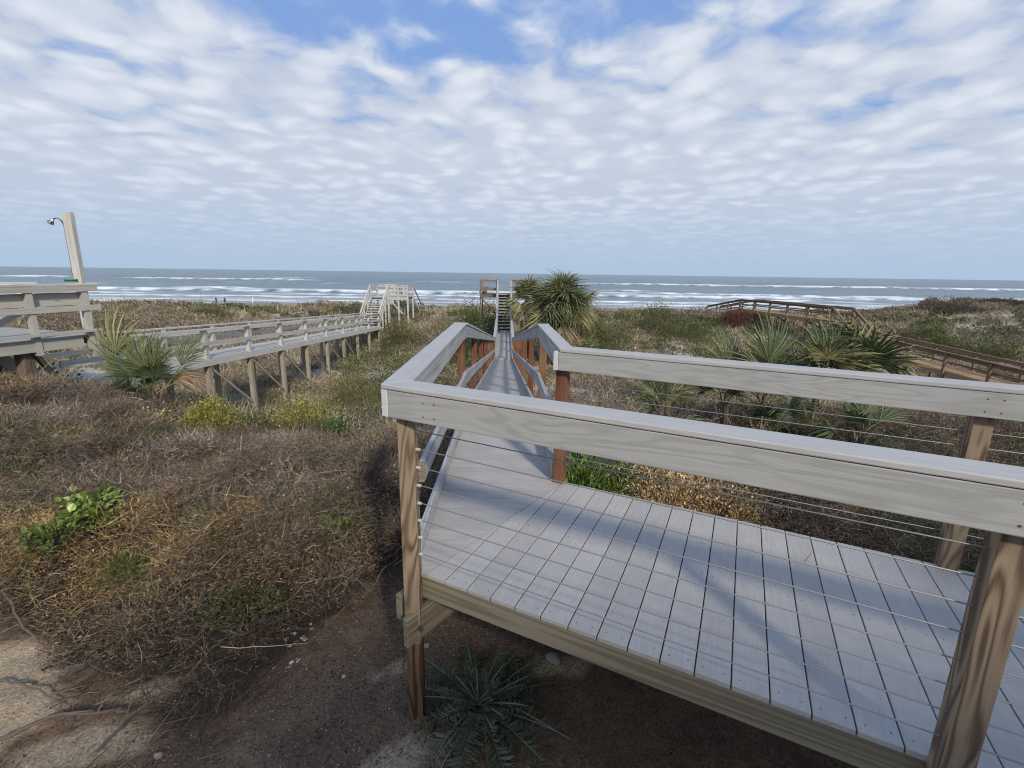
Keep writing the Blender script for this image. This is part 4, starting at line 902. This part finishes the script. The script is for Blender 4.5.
UPF = [fan_mesh('frond', 1.0, 24, 2.2, .55, .10, PG + PY[:1], seed=3, nar=.8), fan_mesh('frond', 1.0, 20, 1.8, .6, .14, PY + PG[:1], seed=5, nar=.75)]
UPF.append(fan_mesh('frond', 1.0, 26, 2.3, .55, .14, [(.095, .115, .038), (.07, .09, .03), (.13, .145, .055)], seed=9, nar=.75))
def frond(parent, me, loc, az, elev, roll, sc):
    o = bpy.data.objects.new('frond', me); COL.objects.link(o); o.parent = parent; o.location = loc
    R = Matrix.Rotation(az, 4, 'Z') @ Matrix.Rotation(elev, 4, 'X') @ Matrix.Rotation(roll, 4, 'Y'); o.rotation_euler = R.to_euler(); o.scale = (sc,) * 3
    return o
def palm(name, label, x, y, z0, trunk_h, trunk_r, nf, size, e0, e1, dead, seed, group=None, yel=.3, cat='palm'):
    r0 = random.Random(seed); T_ = empty(name, (x, y, z0)); tag(T_, label, cat, group)
    def tr(b):
        pts = [(.03 * math.sin(k), .02 * math.cos(k * 2), trunk_h * k / 6 - .2) for k in range(7)]; b.tube(pts, [trunk_r * (1.1 - .03 * k) for k in range(7)], 10, (.14, .105, .075))
        n = int(40 * trunk_h) + 12; a = U(n, 0, 2 * PI); h = U(n, 0, trunk_h); base = np.stack([np.cos(a) * trunk_r, np.sin(a) * trunk_r, h], -1)
        ribbons(b, base, norm(np.stack([np.cos(a) * .6, np.sin(a) * .6, np.ones(n)], -1)), U(n, .15, .35) * size, np.zeros((n, 3)), U(n, .03, .06), pick(n, GREYTWIG + STRAW[2:3]), 2, .6)
    b = MB(); tr(b); b.build('trunk', M['twig'], T_)
    for i in range(nf):
        f = (i + .5) / nf; el_ = e0 + (e1 - e0) * f + r0.uniform(-.3, .3); az = i * 2.39996 + r0.uniform(-.25, .25)
        isd = f < dead; me = r0.choice(FAN['d'] if isd else (FAN['y'] if r0.random() < yel else FAN['g']))
        frond(T_, me, (0, 0, trunk_h - .25 * size * (1 - f)), az, el_, r0.uniform(-.6, .6), size * r0.uniform(.6, 1.15))
    return T_
x, y = at(562, 300, 28); zt_ = W(562, 310, 28)[2]
palm('cabbage_palm', 'big bushy cabbage palm with a skirt of dead fronds, right of the central stairs', x, y, gz1(x, y), zt_ - gz1(x, y), .2, 98, 1.32, -1.4, 1.5, .34, 4, yel=.6)
x, y = at(527, 312, 29.3); zt_ = W(527, 303, 29.3)[2]
palm('cabbage_palm', 'small yellowish palm squeezed between the central stairs and the big palm', x, y, gz1(x, y), zt_ - gz1(x, y), .13, 44, .90, -1.3, 1.4, .35, 8, yel=.95)
x, y = at(590, 335, 26.5)
palm('cabbage_palm', 'ragged low palm half dead at the right foot of the big palm', x, y, gz1(x, y), 1.0, .14, 26, .75, -1.0, 1.3, .45, 9, yel=.5)
def palmetto(label, px, py, Y, nf, size, seed, special, dead=.25, yel=.3, e0=-.1):
    p = W(px, py, Y); z0 = gz1(p[0], p[1]); h = max(.12, p[2] - z0); r0 = random.Random(seed); T_ = empty('palmetto', (p[0], p[1], z0)); tag(T_, label, 'palmetto')
    b = MB(); n = 26; a = U(n, 0, 2 * PI); b.tube([(0, 0, -.1), (0.02, 0, h * .5), (0, 0, h)], [.07, .06, .045], 8, (.16, .12, .085))
    ribbons(b, np.stack([np.cos(a) * .1, np.sin(a) * .1, U(n, 0, h)], -1), norm(np.stack([np.cos(a) * .4, np.sin(a) * .4, np.ones(n)], -1)), U(n, .15, .35), np.zeros((n, 3)), U(n, .03, .05), pick(n, GREYTWIG), 2, .5); b.build('trunk', M['twig'], T_)
    for i in range(nf):
        f = (i + .5) / nf; isd = f < dead; me = r0.choice(FAN['d'] if isd else (FAN['y'] if r0.random() < yel else FAN['g']))
        frond(T_, me, (0, 0, h * (.3 + .7 * f)), i * 2.4 + r0.uniform(-.3, .3), e0 + (1.25 - e0) * f if not isd else r0.uniform(-1.2, -.4), r0.uniform(-.4, .4), size * r0.uniform(.75, 1.05))
    for (me, dx, dy, dz, az, el_, roll, sc) in special: frond(T_, me, (dx, dy, h + dz), az, el_, roll, sc)
    return T_
# azimuth 0 points the leaf away from the viewer; negative azimuth swings it to the right
palmetto('left palmetto of the right hand clump, with one stiff fan raised above the rail', 727, 392, 8.4, 14, .5, 21, [(UPF[0], 0, -.1, .1, .35, 1.2, 0, .80), (UPF[1], -.2, 0, .0, 1.0, .9, 0, .7), (UPF[1], .1, 0, .0, -.3, 1.1, 0, .7)], .6, .6)
palmetto('tallest upright palmetto in the middle of the right hand clump', 765, 395, 8.2, 16, .5, 22, [(UPF[0], 0, -.1, .12, .05, 1.35, 0, .95), (UPF[0], .12, 0, .0, -.5, 1.15, .2, .8), (UPF[1], -.1, -.1, .0, .6, 1.2, 0, .8)], .6, .45)
palmetto('palmetto with a dark fan leaning right in the right hand clump', 818, 384, 8.0, 18, .6, 23, [(UPF[0], 0, -.1, .05, -.75, .85, .3, 1.05), (UPF[0], .05, -.1, .0, -.2, 1.2, 0, .75), (FAN['g'][0], .25, -.1, -.1, -1.0, .55, .2, .72)], .6, .35)
palmetto('palmetto with drooping pale fronds at the right end of the clump', 858, 384, 8.3, 20, .78, 27, [], .5, .6)
palmetto('low dark palmetto seen between the two front rails right of centre', 862, 436, 6.3, 7, .42, 24, [(UPF[0], 0, -.05, .1, -1.2, .35, .2, .52), (UPF[0], 0, 0, .1, -.5, .6, 0, .45)], .2, .2)
palmetto('small bright palmetto seedling seen under the second rail left of the clump', 668, 414, 6.6, 5, .42, 25, [(UPF[1], 0, 0, .1, .9, .5, 0, .42), (UPF[1], 0, 0, .1, -.6, .5, 0, .4)], .1, .7)
palmetto('hanging palmetto fronds low behind the wires below the middle of the clump', 775, 430, 7.0, 8, .5, 26, [], .3, .5)
palmetto('broad dark green palmetto at left, in front of the pale boardwalk', 153, 392, 9.3, 9, .62, 31, [(UPF[2], -.1, -.1, .0, .25, 1.2, 0, .95), (FAN['g'][1], -.15, -.3, -.1, .5, .9, 0, .75), (UPF[2], .3, 0, .1, -.75, .95, .3, .95), (FAN['o'][0], .3, -.3, .05, -1.1, .5, .2, .5), (UPF[2], .1, -.1, .05, -.25, 1.3, 0, .85)], .35, .3)
palmetto('spiky yellowish palmetto beside the end of the left deck', 121, 382, 9.7, 5, .5, 32, [(UPF[1], 0, -.1, .1, .25, 1.35, 0, .95), (UPF[1], -.1, 0, .0, .8, 1.1, 0, .8), (UPF[1], .1, 0, .05, -.3, 1.3, 0, .8)], .3, .8)
palmetto('small grey dead palmetto at the foot of a stilt under the pale boardwalk', 345, 365, 27, 8, .55, 33, [], .9, .5)

# ---- spiny rosette under the platform edge
def thistle(b):
    for i in range(64):
        a = i * 2.39996 + rng.uniform(-.2, .2); f = (i + .5) / 46; L = .18 + .40 * f * rng.uniform(.75, 1.1); el_ = 1.1 * (1 - f) + .12; col = np.array([(.125, .14, .075), (.095, .108, .058), (.16, .175, .105)][i % 3]); d = np.array([math.cos(a) * math.cos(el_), math.sin(a) * math.cos(el_), math.sin(el_)]); s = np.array([-math.sin(a), math.cos(a), 0]); u = np.cross(d, s) * -1
        tt = np.linspace(.08, 1, 20); c = d[None] * (L * tt)[:, None] + np.array([0, 0, -1.]) * (tt ** 2 * L * .22)[:, None]
        ribbons(b, np.zeros((1, 3)) + (0, 0, .03), d[None], np.array([L]), np.array([[0, 0, -L * .22]]), np.array([.012]), np.array([[.22, .25, .17]]), 6, .3)
        for sd in (-1, 1):
            n = len(tt); lw = .066 * np.sin(np.clip(tt * 1.0, 0, 1) * PI * .93 + .1) * (L / .45) + .008
            dd = norm(s[None] * sd + d[None] * .55 + u[None] * U(n, .0, .45)[:, None] + rng.normal(0, .12, (n, 3)))
            leaves(b, c, dd, np.broadcast_to(u, (n, 3)) + rng.normal(0, .2, (n, 3)), lw * U(n, .6, 1.35), lw * .24, col * U(n, .75, 1.25)[:, None])
b = MB(); thistle(b); o = b.build('thistle', M['veg']); tp = WZ(478, 712, -.99); o.location = (tp[0], tp[1], gz1(tp[0], tp[1]) + .01); o.scale = (1.08, 1.08, .9)
tag(o, 'spiny grey green thistle rosette on the ground below the platform edge', 'thistle')
b = MB()
for i in range(9):
    a = rng.uniform(-2.6, -.4); d = np.array([[math.cos(a), math.sin(a), rng.uniform(-.02, .15)]]); L = rng.uniform(.25, .5)
    ribbons(b, np.array([[rng.normal(0, .06), rng.normal(0, .06), .06]]), norm(d), np.array([L]), np.array([[.03, 0, -.08]]), np.array([.007]), np.array([[.42, .36, .26]]) * rng.uniform(.7, 1.1), 4, .4)
b.build('dead_stalk', M['twig'], o)

# ---- loose things on the ground
def shell_mesh(r, seed):
    r0 = np.random.default_rng(seed); b = MB(); V = []; n, k = 14, 5
    for i in range(k + 1):
        f = i / k * PI / 2
        for j in range(n):
            a = 2 * PI * j / n; rr = r * math.sin(f) * (1 + .06 * math.cos(7 * a)) ; V.append((rr * math.cos(a) * 1.15, rr * math.sin(a), r * .62 * math.cos(f)))
    Q = [(i * n + j, (i + 1) * n + j, (i + 1) * n + (j + 1) % n, i * n + (j + 1) % n) for i in range(k) for j in range(n)]; b.add(V, Q, None, r0.uniform(.75, 1.1) * np.array([1, r0.uniform(.86, 1), r0.uniform(.75, .98)])); return b
for i, (px, py) in enumerate(((289, 633), (295, 637), (311, 627), (312, 632), (303, 641), (296, 646), (290, 650), (287, 643), (306, 643), (299, 665), (275, 672), (292, 667), (345, 586), (344, 681), (356, 603))):
    p = WZ(px, py, -1.0); b = shell_mesh(rng.uniform(.011, .021), i); o = b.build('seashell', M['shell'], smooth=True); o.location = (p[0], p[1], gz1(p[0], p[1]) - .002); o.rotation_euler = (rng.normal(0, .4), rng.normal(0, .4), rng.uniform(0, 6))
    tag(o, 'small white seashell lying along the edge of the dark path, left of the corner post', 'seashell', 'white seashells on the path edge')
def stone(r, seed):
    r0 = np.random.default_rng(seed); b = MB(); n, k = 12, 8; V = []
    for i in range(k + 1):
        f = PI * i / k
        for j in range(n):
            a = 2 * PI * j / n; rr = r * (1 + .28 * (vn(math.cos(a) * math.sin(f) * 1.7 + seed, math.sin(a) * math.sin(f) * 1.7 + math.cos(f), 1.4, seed) - .5) * 2); V.append((rr * math.sin(f) * math.cos(a) * 1.3, rr * math.sin(f) * math.sin(a), rr * .7 * math.cos(f)))
    b.add(V, [(i * n + j, (i + 1) * n + j, (i + 1) * n + (j + 1) % n, i * n + (j + 1) % n) for i in range(k) for j in range(n)]); return b
for px, py, r, lab in ((553, 662, .045, 'pale stone in the shade just under the platform edge'), (513, 669, .018, 'small pale pebble left of the stone under the platform'), (160, 764, .02, 'tan pebble on the dark path at the bottom of the photo'), (427, 650, .02, 'small white pebble just right of the corner post foot')):
    p = WZ(px, py, -1.0); o = stone(r, int(px)).build('stone', M['rock'], smooth=True); o.location = (p[0], p[1], gz1(p[0], p[1]) + r * .25); tag(o, lab, 'stone')
def branch(pts, r, label, forks=3):
    pts = np.array(pts); b = MB(); t_ = np.linspace(0, 1, 10); k = np.linspace(0, 1, len(pts)); q = np.stack([np.interp(t_, k, pts[:, i]) for i in range(3)], -1) + rng.normal(0, .005, (10, 3))
    b.tube(q, np.linspace(r, r * .4, 10) * 1.25, 6, (.17, .13, .10)); 
    for i in range(forks):
        j = rng.integers(2, 8); d = norm((q[j + 1] - q[j])[None] + rng.normal(0, .05, (1, 3)))[0]; e = q[j] + d * rng.uniform(.1, .3) + rng.normal(0, .05, 3) * (1, 1, .4); b.tube([q[j], (q[j] + e) / 2 + rng.normal(0, .008, 3), e], [r * .6, r * .5, r * .25], 4, (.18, .14, .11))
    tag(b.build('dead_branch', M['twig']), label, 'branch')
def gp3(px, py, dz=.01, z=-1.0):
    dz += .02; p = WZ(px, py, z); return (p[0], p[1], gz1(p[0], p[1]) + dz)
branch([gp3(8, 612, .10), gp3(26, 640, .05), gp3(46, 660, .03)], .009, 'dark stick lying across the pale sand at far left', 1)
branch([gp3(0, 752, .03), gp3(60, 728, .05), gp3(130, 722, .03)], .010, 'long grey branch along the bottom of the sand patch', 4)
branch([gp3(100, 765, .02), gp3(128, 735, .05), gp3(190, 690, .06), gp3(240, 663, .04)], .008, 'forked bare branch between the two sand patches and the dark path', 4)
branch([gp3(0, 690, .02), gp3(30, 697, .04), gp3(65, 716, .02)], .007, 'thin bent root lying on the middle of the sand patch', 3)
branch([gp3(200, 560, .32), gp3(250, 541, .36), gp3(300, 536, .3)], .007, 'pale bare stick lying on the brown tangle left of the post', 2)
def litter(b):
    n = 42000; x = U(n, -3.2, 3.0); y = U(n, 1.7, 5.5); k = (leftmask(x, y) < .3) & ~((x < -2.2) & (sandmask(x, y) > .4) & (U(n) < .8)); x, y = x[k], y[k]; n = len(x); z = gz(x, y) + .004
    leaves(b, np.stack([x, y, z], -1), hdir(n, -.1, .25), norm(hdir(n, .5, 1)), U(n, .005, .022) * np.where(U(n) > .94, 1.8, 1), U(n, .0025, .009), pick(n, [(.10, .072, .052), (.14, .10, .07), (.19, .14, .10), (.07, .05, .04), (.22, .155, .10), (.27, .22, .17)]))
    n = 2600; x = U(n, -2.4, .2); y = U(n, 1.8, 4.0); k = (leftmask(x, y) < .3); x, y = x[k], y[k]; n = len(x); z = gz(x, y) + .004
    leaves(b, np.stack([x, y, z], -1), hdir(n, -.1, .3), hdir(n, .4, 1), U(n, .005, .013) * np.where(U(n) > .93, 1.8, 1), U(n, .004, .010), pick(n, [(.5, .46, .4), (.4, .35, .29), (.55, .5, .44), (.35, .28, .2)]))
    n = 2600; a = rng.normal(.6, .8, n); x = U(n, -4.2, -.9); y = U(n, 1.8, 4.2); k = (brushmask(x, y) < .8) & (sandmask(x, y) < .5 + .5 * (U(n) < .35)) & (np.abs(y - np.interp(x, EDGE[:, 0], EDGE[:, 1])) < .5 * np.sqrt(U(n))); x, y, a = x[k], y[k], a[k]; n = len(x)
    L = U(n, .05, .38); ribbons(b, np.stack([x, y, gz(x, y) + .015], -1), norm(np.stack([np.cos(a), np.sin(a), U(n, 0, .15)], -1)), L, rng.normal(0, .12, (n, 3)) * (1, 1, .3) * L[:, None], U(n, .0025, .007), pick(n, [(.10, .075, .06), (.15, .115, .09), (.24, .19, .15), (.07, .05, .04)]), 4, .4)
b = MB(); litter(b); tag(b.build('leaf_litter', M['twig']), kind='stuff')

# ---- people on the beach
def person(px, py, Y, step, face, top, legs, label):
    p = W(px, py, Y); g = gz1(p[0], p[1]); me = bpy.data.meshes.new('person')
    V = [(0, 0, .92), (0, 0, 1.15), (0, 0, 1.42), (0, 0, 1.53), (0, 0.02, 1.66), (0, .01, 1.74)]; R = [.15, .13, .17, .06, .10, .07]; E = [(0, 1), (1, 2), (2, 3), (3, 4), (4, 5)]; C = [legs, top, top, (.4, .26, .19), (.4, .26, .19), (.07, .05, .035)]
    for sd in (-1, 1):
        n = len(V); V += [(sd * .10, 0, .86), (sd * .11, sd * step * .5 + .03, .48), (sd * .11, sd * step, .07), (sd * .12, sd * step + .14, .03)]; R += [.095, .065, .045, .04]; E += [(0, n), (n, n + 1), (n + 1, n + 2), (n + 2, n + 3)]; C += [legs, legs, legs, (.1, .08, .07)]
        n = len(V); V += [(sd * .20, 0, 1.38), (sd * .25, -sd * step * .3, 1.12), (sd * .24, -sd * step * .45 + .06, .86), (sd * .24, -sd * step * .45 + .09, .78)]; R += [.06, .048, .035, .035]; E += [(2, n), (n, n + 1), (n + 1, n + 2), (n + 2, n + 3)]; C += [top, top, (.4, .26, .19), (.4, .26, .19)]
    me.from_pydata(V, E, []); o = bpy.data.objects.new('person', me); COL.objects.link(o)
    sk = o.modifiers.new('skin', 'SKIN'); 
    if not me.skin_vertices: bpy.context.view_layer.objects.active = o
    a = me.attributes.new('tint', 'FLOAT_COLOR', 'POINT')
    for i, c in enumerate(C): a.data[i].color = (*c, 1)
    if me.skin_vertices:
        for i, r in enumerate(R): me.skin_vertices[0].data[i].radius = (r, r * .8)
        me.skin_vertices[0].data[0].use_root = True
    sb = o.modifiers.new('sub', 'SUBSURF'); sb.levels = 1; sb.render_levels = 1
    me.materials.append(M['white_clothes' if top[0] > .4 else 'dark_clothes']); o.location = (p[0], p[1], g); o.rotation_euler = (0, 0, face); tag(o, label, 'person'); return o
person(216.5, 303, 104, .28, 1.6, (.05, .06, .09), (.03, .035, .05), 'person in dark clothes walking on the beach, left of the other two')
person(225, 303, 102, .22, 1.4, (.06, .045, .05), (.04, .04, .05), 'person in dark clothes walking on the beach, second from left and larger')
person(253, 303, 105, .15, 0.2, (.75, .74, .72), (.55, .55, .55), 'person in white standing by the waterline right of the two walkers')
# ------------------------------------------------------------------ unseen house behind the viewpoint, placed and shaped to shade the foreground
HS = empty('beach_house', (9, -9, -1)); tag(HS, 'unseen pale beach house behind the viewpoint, shaped to shade the foreground', 'house'); HSi = Matrix.Translation(Vector(HS.location)).inverted()
hw = plain('house_siding', (.55, .53, .48), .8); hr = plain('roof_shingle', (.12, .11, .10), .9); hg = plain('window_glass', (.05, .06, .07), .1, 0, .6)
def hpt(name, mat, fn, parent=HS):
    o = part(name, mat, parent, fn, 0)
    if parent is HS: o.matrix_parent_inverse = HSi
    return o
hb = hpt('wall', hw, lambda b: b.prism([(2.9, -13), (15, -13), (15, -5.6), (2.9, -5.6)], -1.6, 4.3))
hx_ = hpt('wall', hw, lambda b: b.prism([(5.6, -5.6), (15, -5.6), (15, -3.9), (5.6, -3.9)], -1.6, 4.25))  # wing added to darken the bushes on the right
hpt('roof', hr, lambda b: [b.prism([(2.4, -9.3), (15.6, -9.3), (15.6, -5.0), (2.4, -5.0)], [6.9, 6.9, 4.75, 4.75], [7.1, 7.1, 4.95, 4.95]), b.prism([(2.4, -13.6), (15.6, -13.6), (15.6, -9.3), (2.4, -9.3)], [4.75, 4.75, 6.9, 6.9], [4.95, 4.95, 7.1, 7.1])])
hpt('roof', hr, lambda b: b.prism([(5.2, -5.0), (15.6, -5.0), (15.6, -3.3), (5.2, -3.3)], [4.95, 4.95, 4.3, 4.3], [5.1, 5.1, 4.45, 4.45]))
for x in (3.4,):
    for z in (-.2, 2.4):
        f_ = hpt('window', M['trim'], lambda b: b.beam((x, -5.57, z), (x + 1.8, -5.57, z), .08, 1.5), hb)
        hpt('pane', hg, lambda b: b.beam((x + .1, -5.52, z), (x + 1.7, -5.52, z), .04, 1.3), f_)
# ------------------------------------------------------------------ light and sky
TOSUN = np.array([.60, -1.40, 1.0]); el = math.atan2(1.0, math.hypot(.60, 1.40))
sun = bpy.data.lights.new('sun', 'SUN'); sun.energy = 2.35; sun.angle = math.radians(5.0); sun.color = (1, .92, .79)
so = bpy.data.objects.new('sun', sun); COL.objects.link(so); so.rotation_euler = Vector(-TOSUN).to_track_quat('-Z', 'Y').to_euler(); so.location = (0, 0, 30)
w = bpy.data.worlds.new('World'); S.world = w; w.use_nodes = True; nt = w.node_tree; nt.nodes.clear()
t = NT.__new__(NT); t.t = nt
sky = t.n('ShaderNodeTexSky', sky_type='NISHITA', sun_disc=False); sky.sun_elevation = el; sky.sun_rotation = math.atan2(.60, -1.40)
d = t.n('ShaderNodeTexCoord').outputs['Generated']; xyz = t.n('ShaderNodeSeparateXYZ'); t.l(d, xyz.inputs[0])
zz = t.math('ADD', t.math('MAXIMUM', xyz.outputs[2], 0.0), .12)
cmb = t.n('ShaderNodeCombineXYZ'); t.l(t.math('DIVIDE', xyz.outputs[0], zz), cmb.inputs[0]); t.l(t.math('DIVIDE', xyz.outputs[1], zz), cmb.inputs[1])
pv = cmb.outputs[0]
wn_ = t.n('ShaderNodeTexNoise'); t.l(pv, wn_.inputs['Vector']); wn_.inputs['Scale'].default_value = 3.0; wn_.inputs['Detail'].default_value = 3
wv = t.n('ShaderNodeVectorMath', operation='MULTIPLY_ADD'); t.l(wn_.outputs['Color'], wv.inputs[0]); wv.inputs[1].default_value = (.30, .30, 0); t.l(pv, wv.inputs[2]); pw_ = wv.outputs[0]
big = t.noise(pv, .62, 2, .5); med = t.noise(pw_, 2.9, 5, .58); fin = t.noise(pw_, 8.0, 5, .6)
vor = t.n('ShaderNodeTexVoronoi', feature='SMOOTH_F1'); vor.inputs['Scale'].default_value = 6.0; vor.inputs['Smoothness'].default_value = .55; t.l(pw_, vor.inputs['Vector'])
puff = t.math('SUBTRACT', 1.0, t.math('MULTIPLY', vor.outputs['Distance'], 1.25))
lowf = t.n('ShaderNodeMapRange'); t.l(xyz.outputs[2], lowf.inputs[0]); lowf.inputs[1].default_value = .44; lowf.inputs[2].default_value = .20; lowf.inputs[3].default_value = 0; lowf.inputs[4].default_value = .52
den = t.math('ADD', t.math('ADD', t.math('ADD', t.math('MULTIPLY', big, 1.05), lowf.outputs[0]), t.math('ADD', t.math('MULTIPLY', med, .75), t.math('MULTIPLY', puff, .34))), t.math('MULTIPLY', fin, .34))
cov = t.n('ShaderNodeMapRange', interpolation_type='SMOOTHSTEP'); t.l(den, cov.inputs[0]); cov.inputs[1].default_value = 1.12; cov.inputs[2].default_value = 1.50
shd = t.n('ShaderNodeMapRange', interpolation_type='SMOOTHSTEP'); t.l(t.math('ADD', t.math('ADD', t.math('MULTIPLY', puff, .55), t.math('MULTIPLY', fin, .30)), t.math('MULTIPLY', med, .6)), shd.inputs[0]); shd.inputs[1].default_value = .50; shd.inputs[2].default_value = 1.0
ccol = t.mix(shd.outputs[0], (.485, .525, .59), (.66, .685, .725))
base = t.mix(1.0, sky.outputs[0], (.08, .08, .08), 'MULTIPLY')
blue = t.mix(.8, base, (.13, .28, .63))
c = t.mix(t.math('ADD', t.math('MULTIPLY', cov.outputs[0], .74), .13), blue, ccol)
hz = t.n('ShaderNodeMapRange', interpolation_type='SMOOTHSTEP'); t.l(xyz.outputs[2], hz.inputs[0]); hz.inputs[1].default_value = -.02; hz.inputs[2].default_value = .22
c = t.mix(hz.outputs[0], (.335, .435, .575), c)
bg = t.n('ShaderNodeBackground'); t.l(c, bg.inputs[0]); bg.inputs[1].default_value = 1.0
t.l(bg.outputs[0], t.n('ShaderNodeOutputWorld').inputs[0])
vs = S.view_settings; vs.view_transform = 'Standard'; vs.look = 'None'; vs.exposure = 0.34; vs.gamma = 1
S.cycles.filter_width = 1.05; S.cycles.use_denoising = True; S.cycles.max_bounces = 6; S.cycles.diffuse_bounces = 3
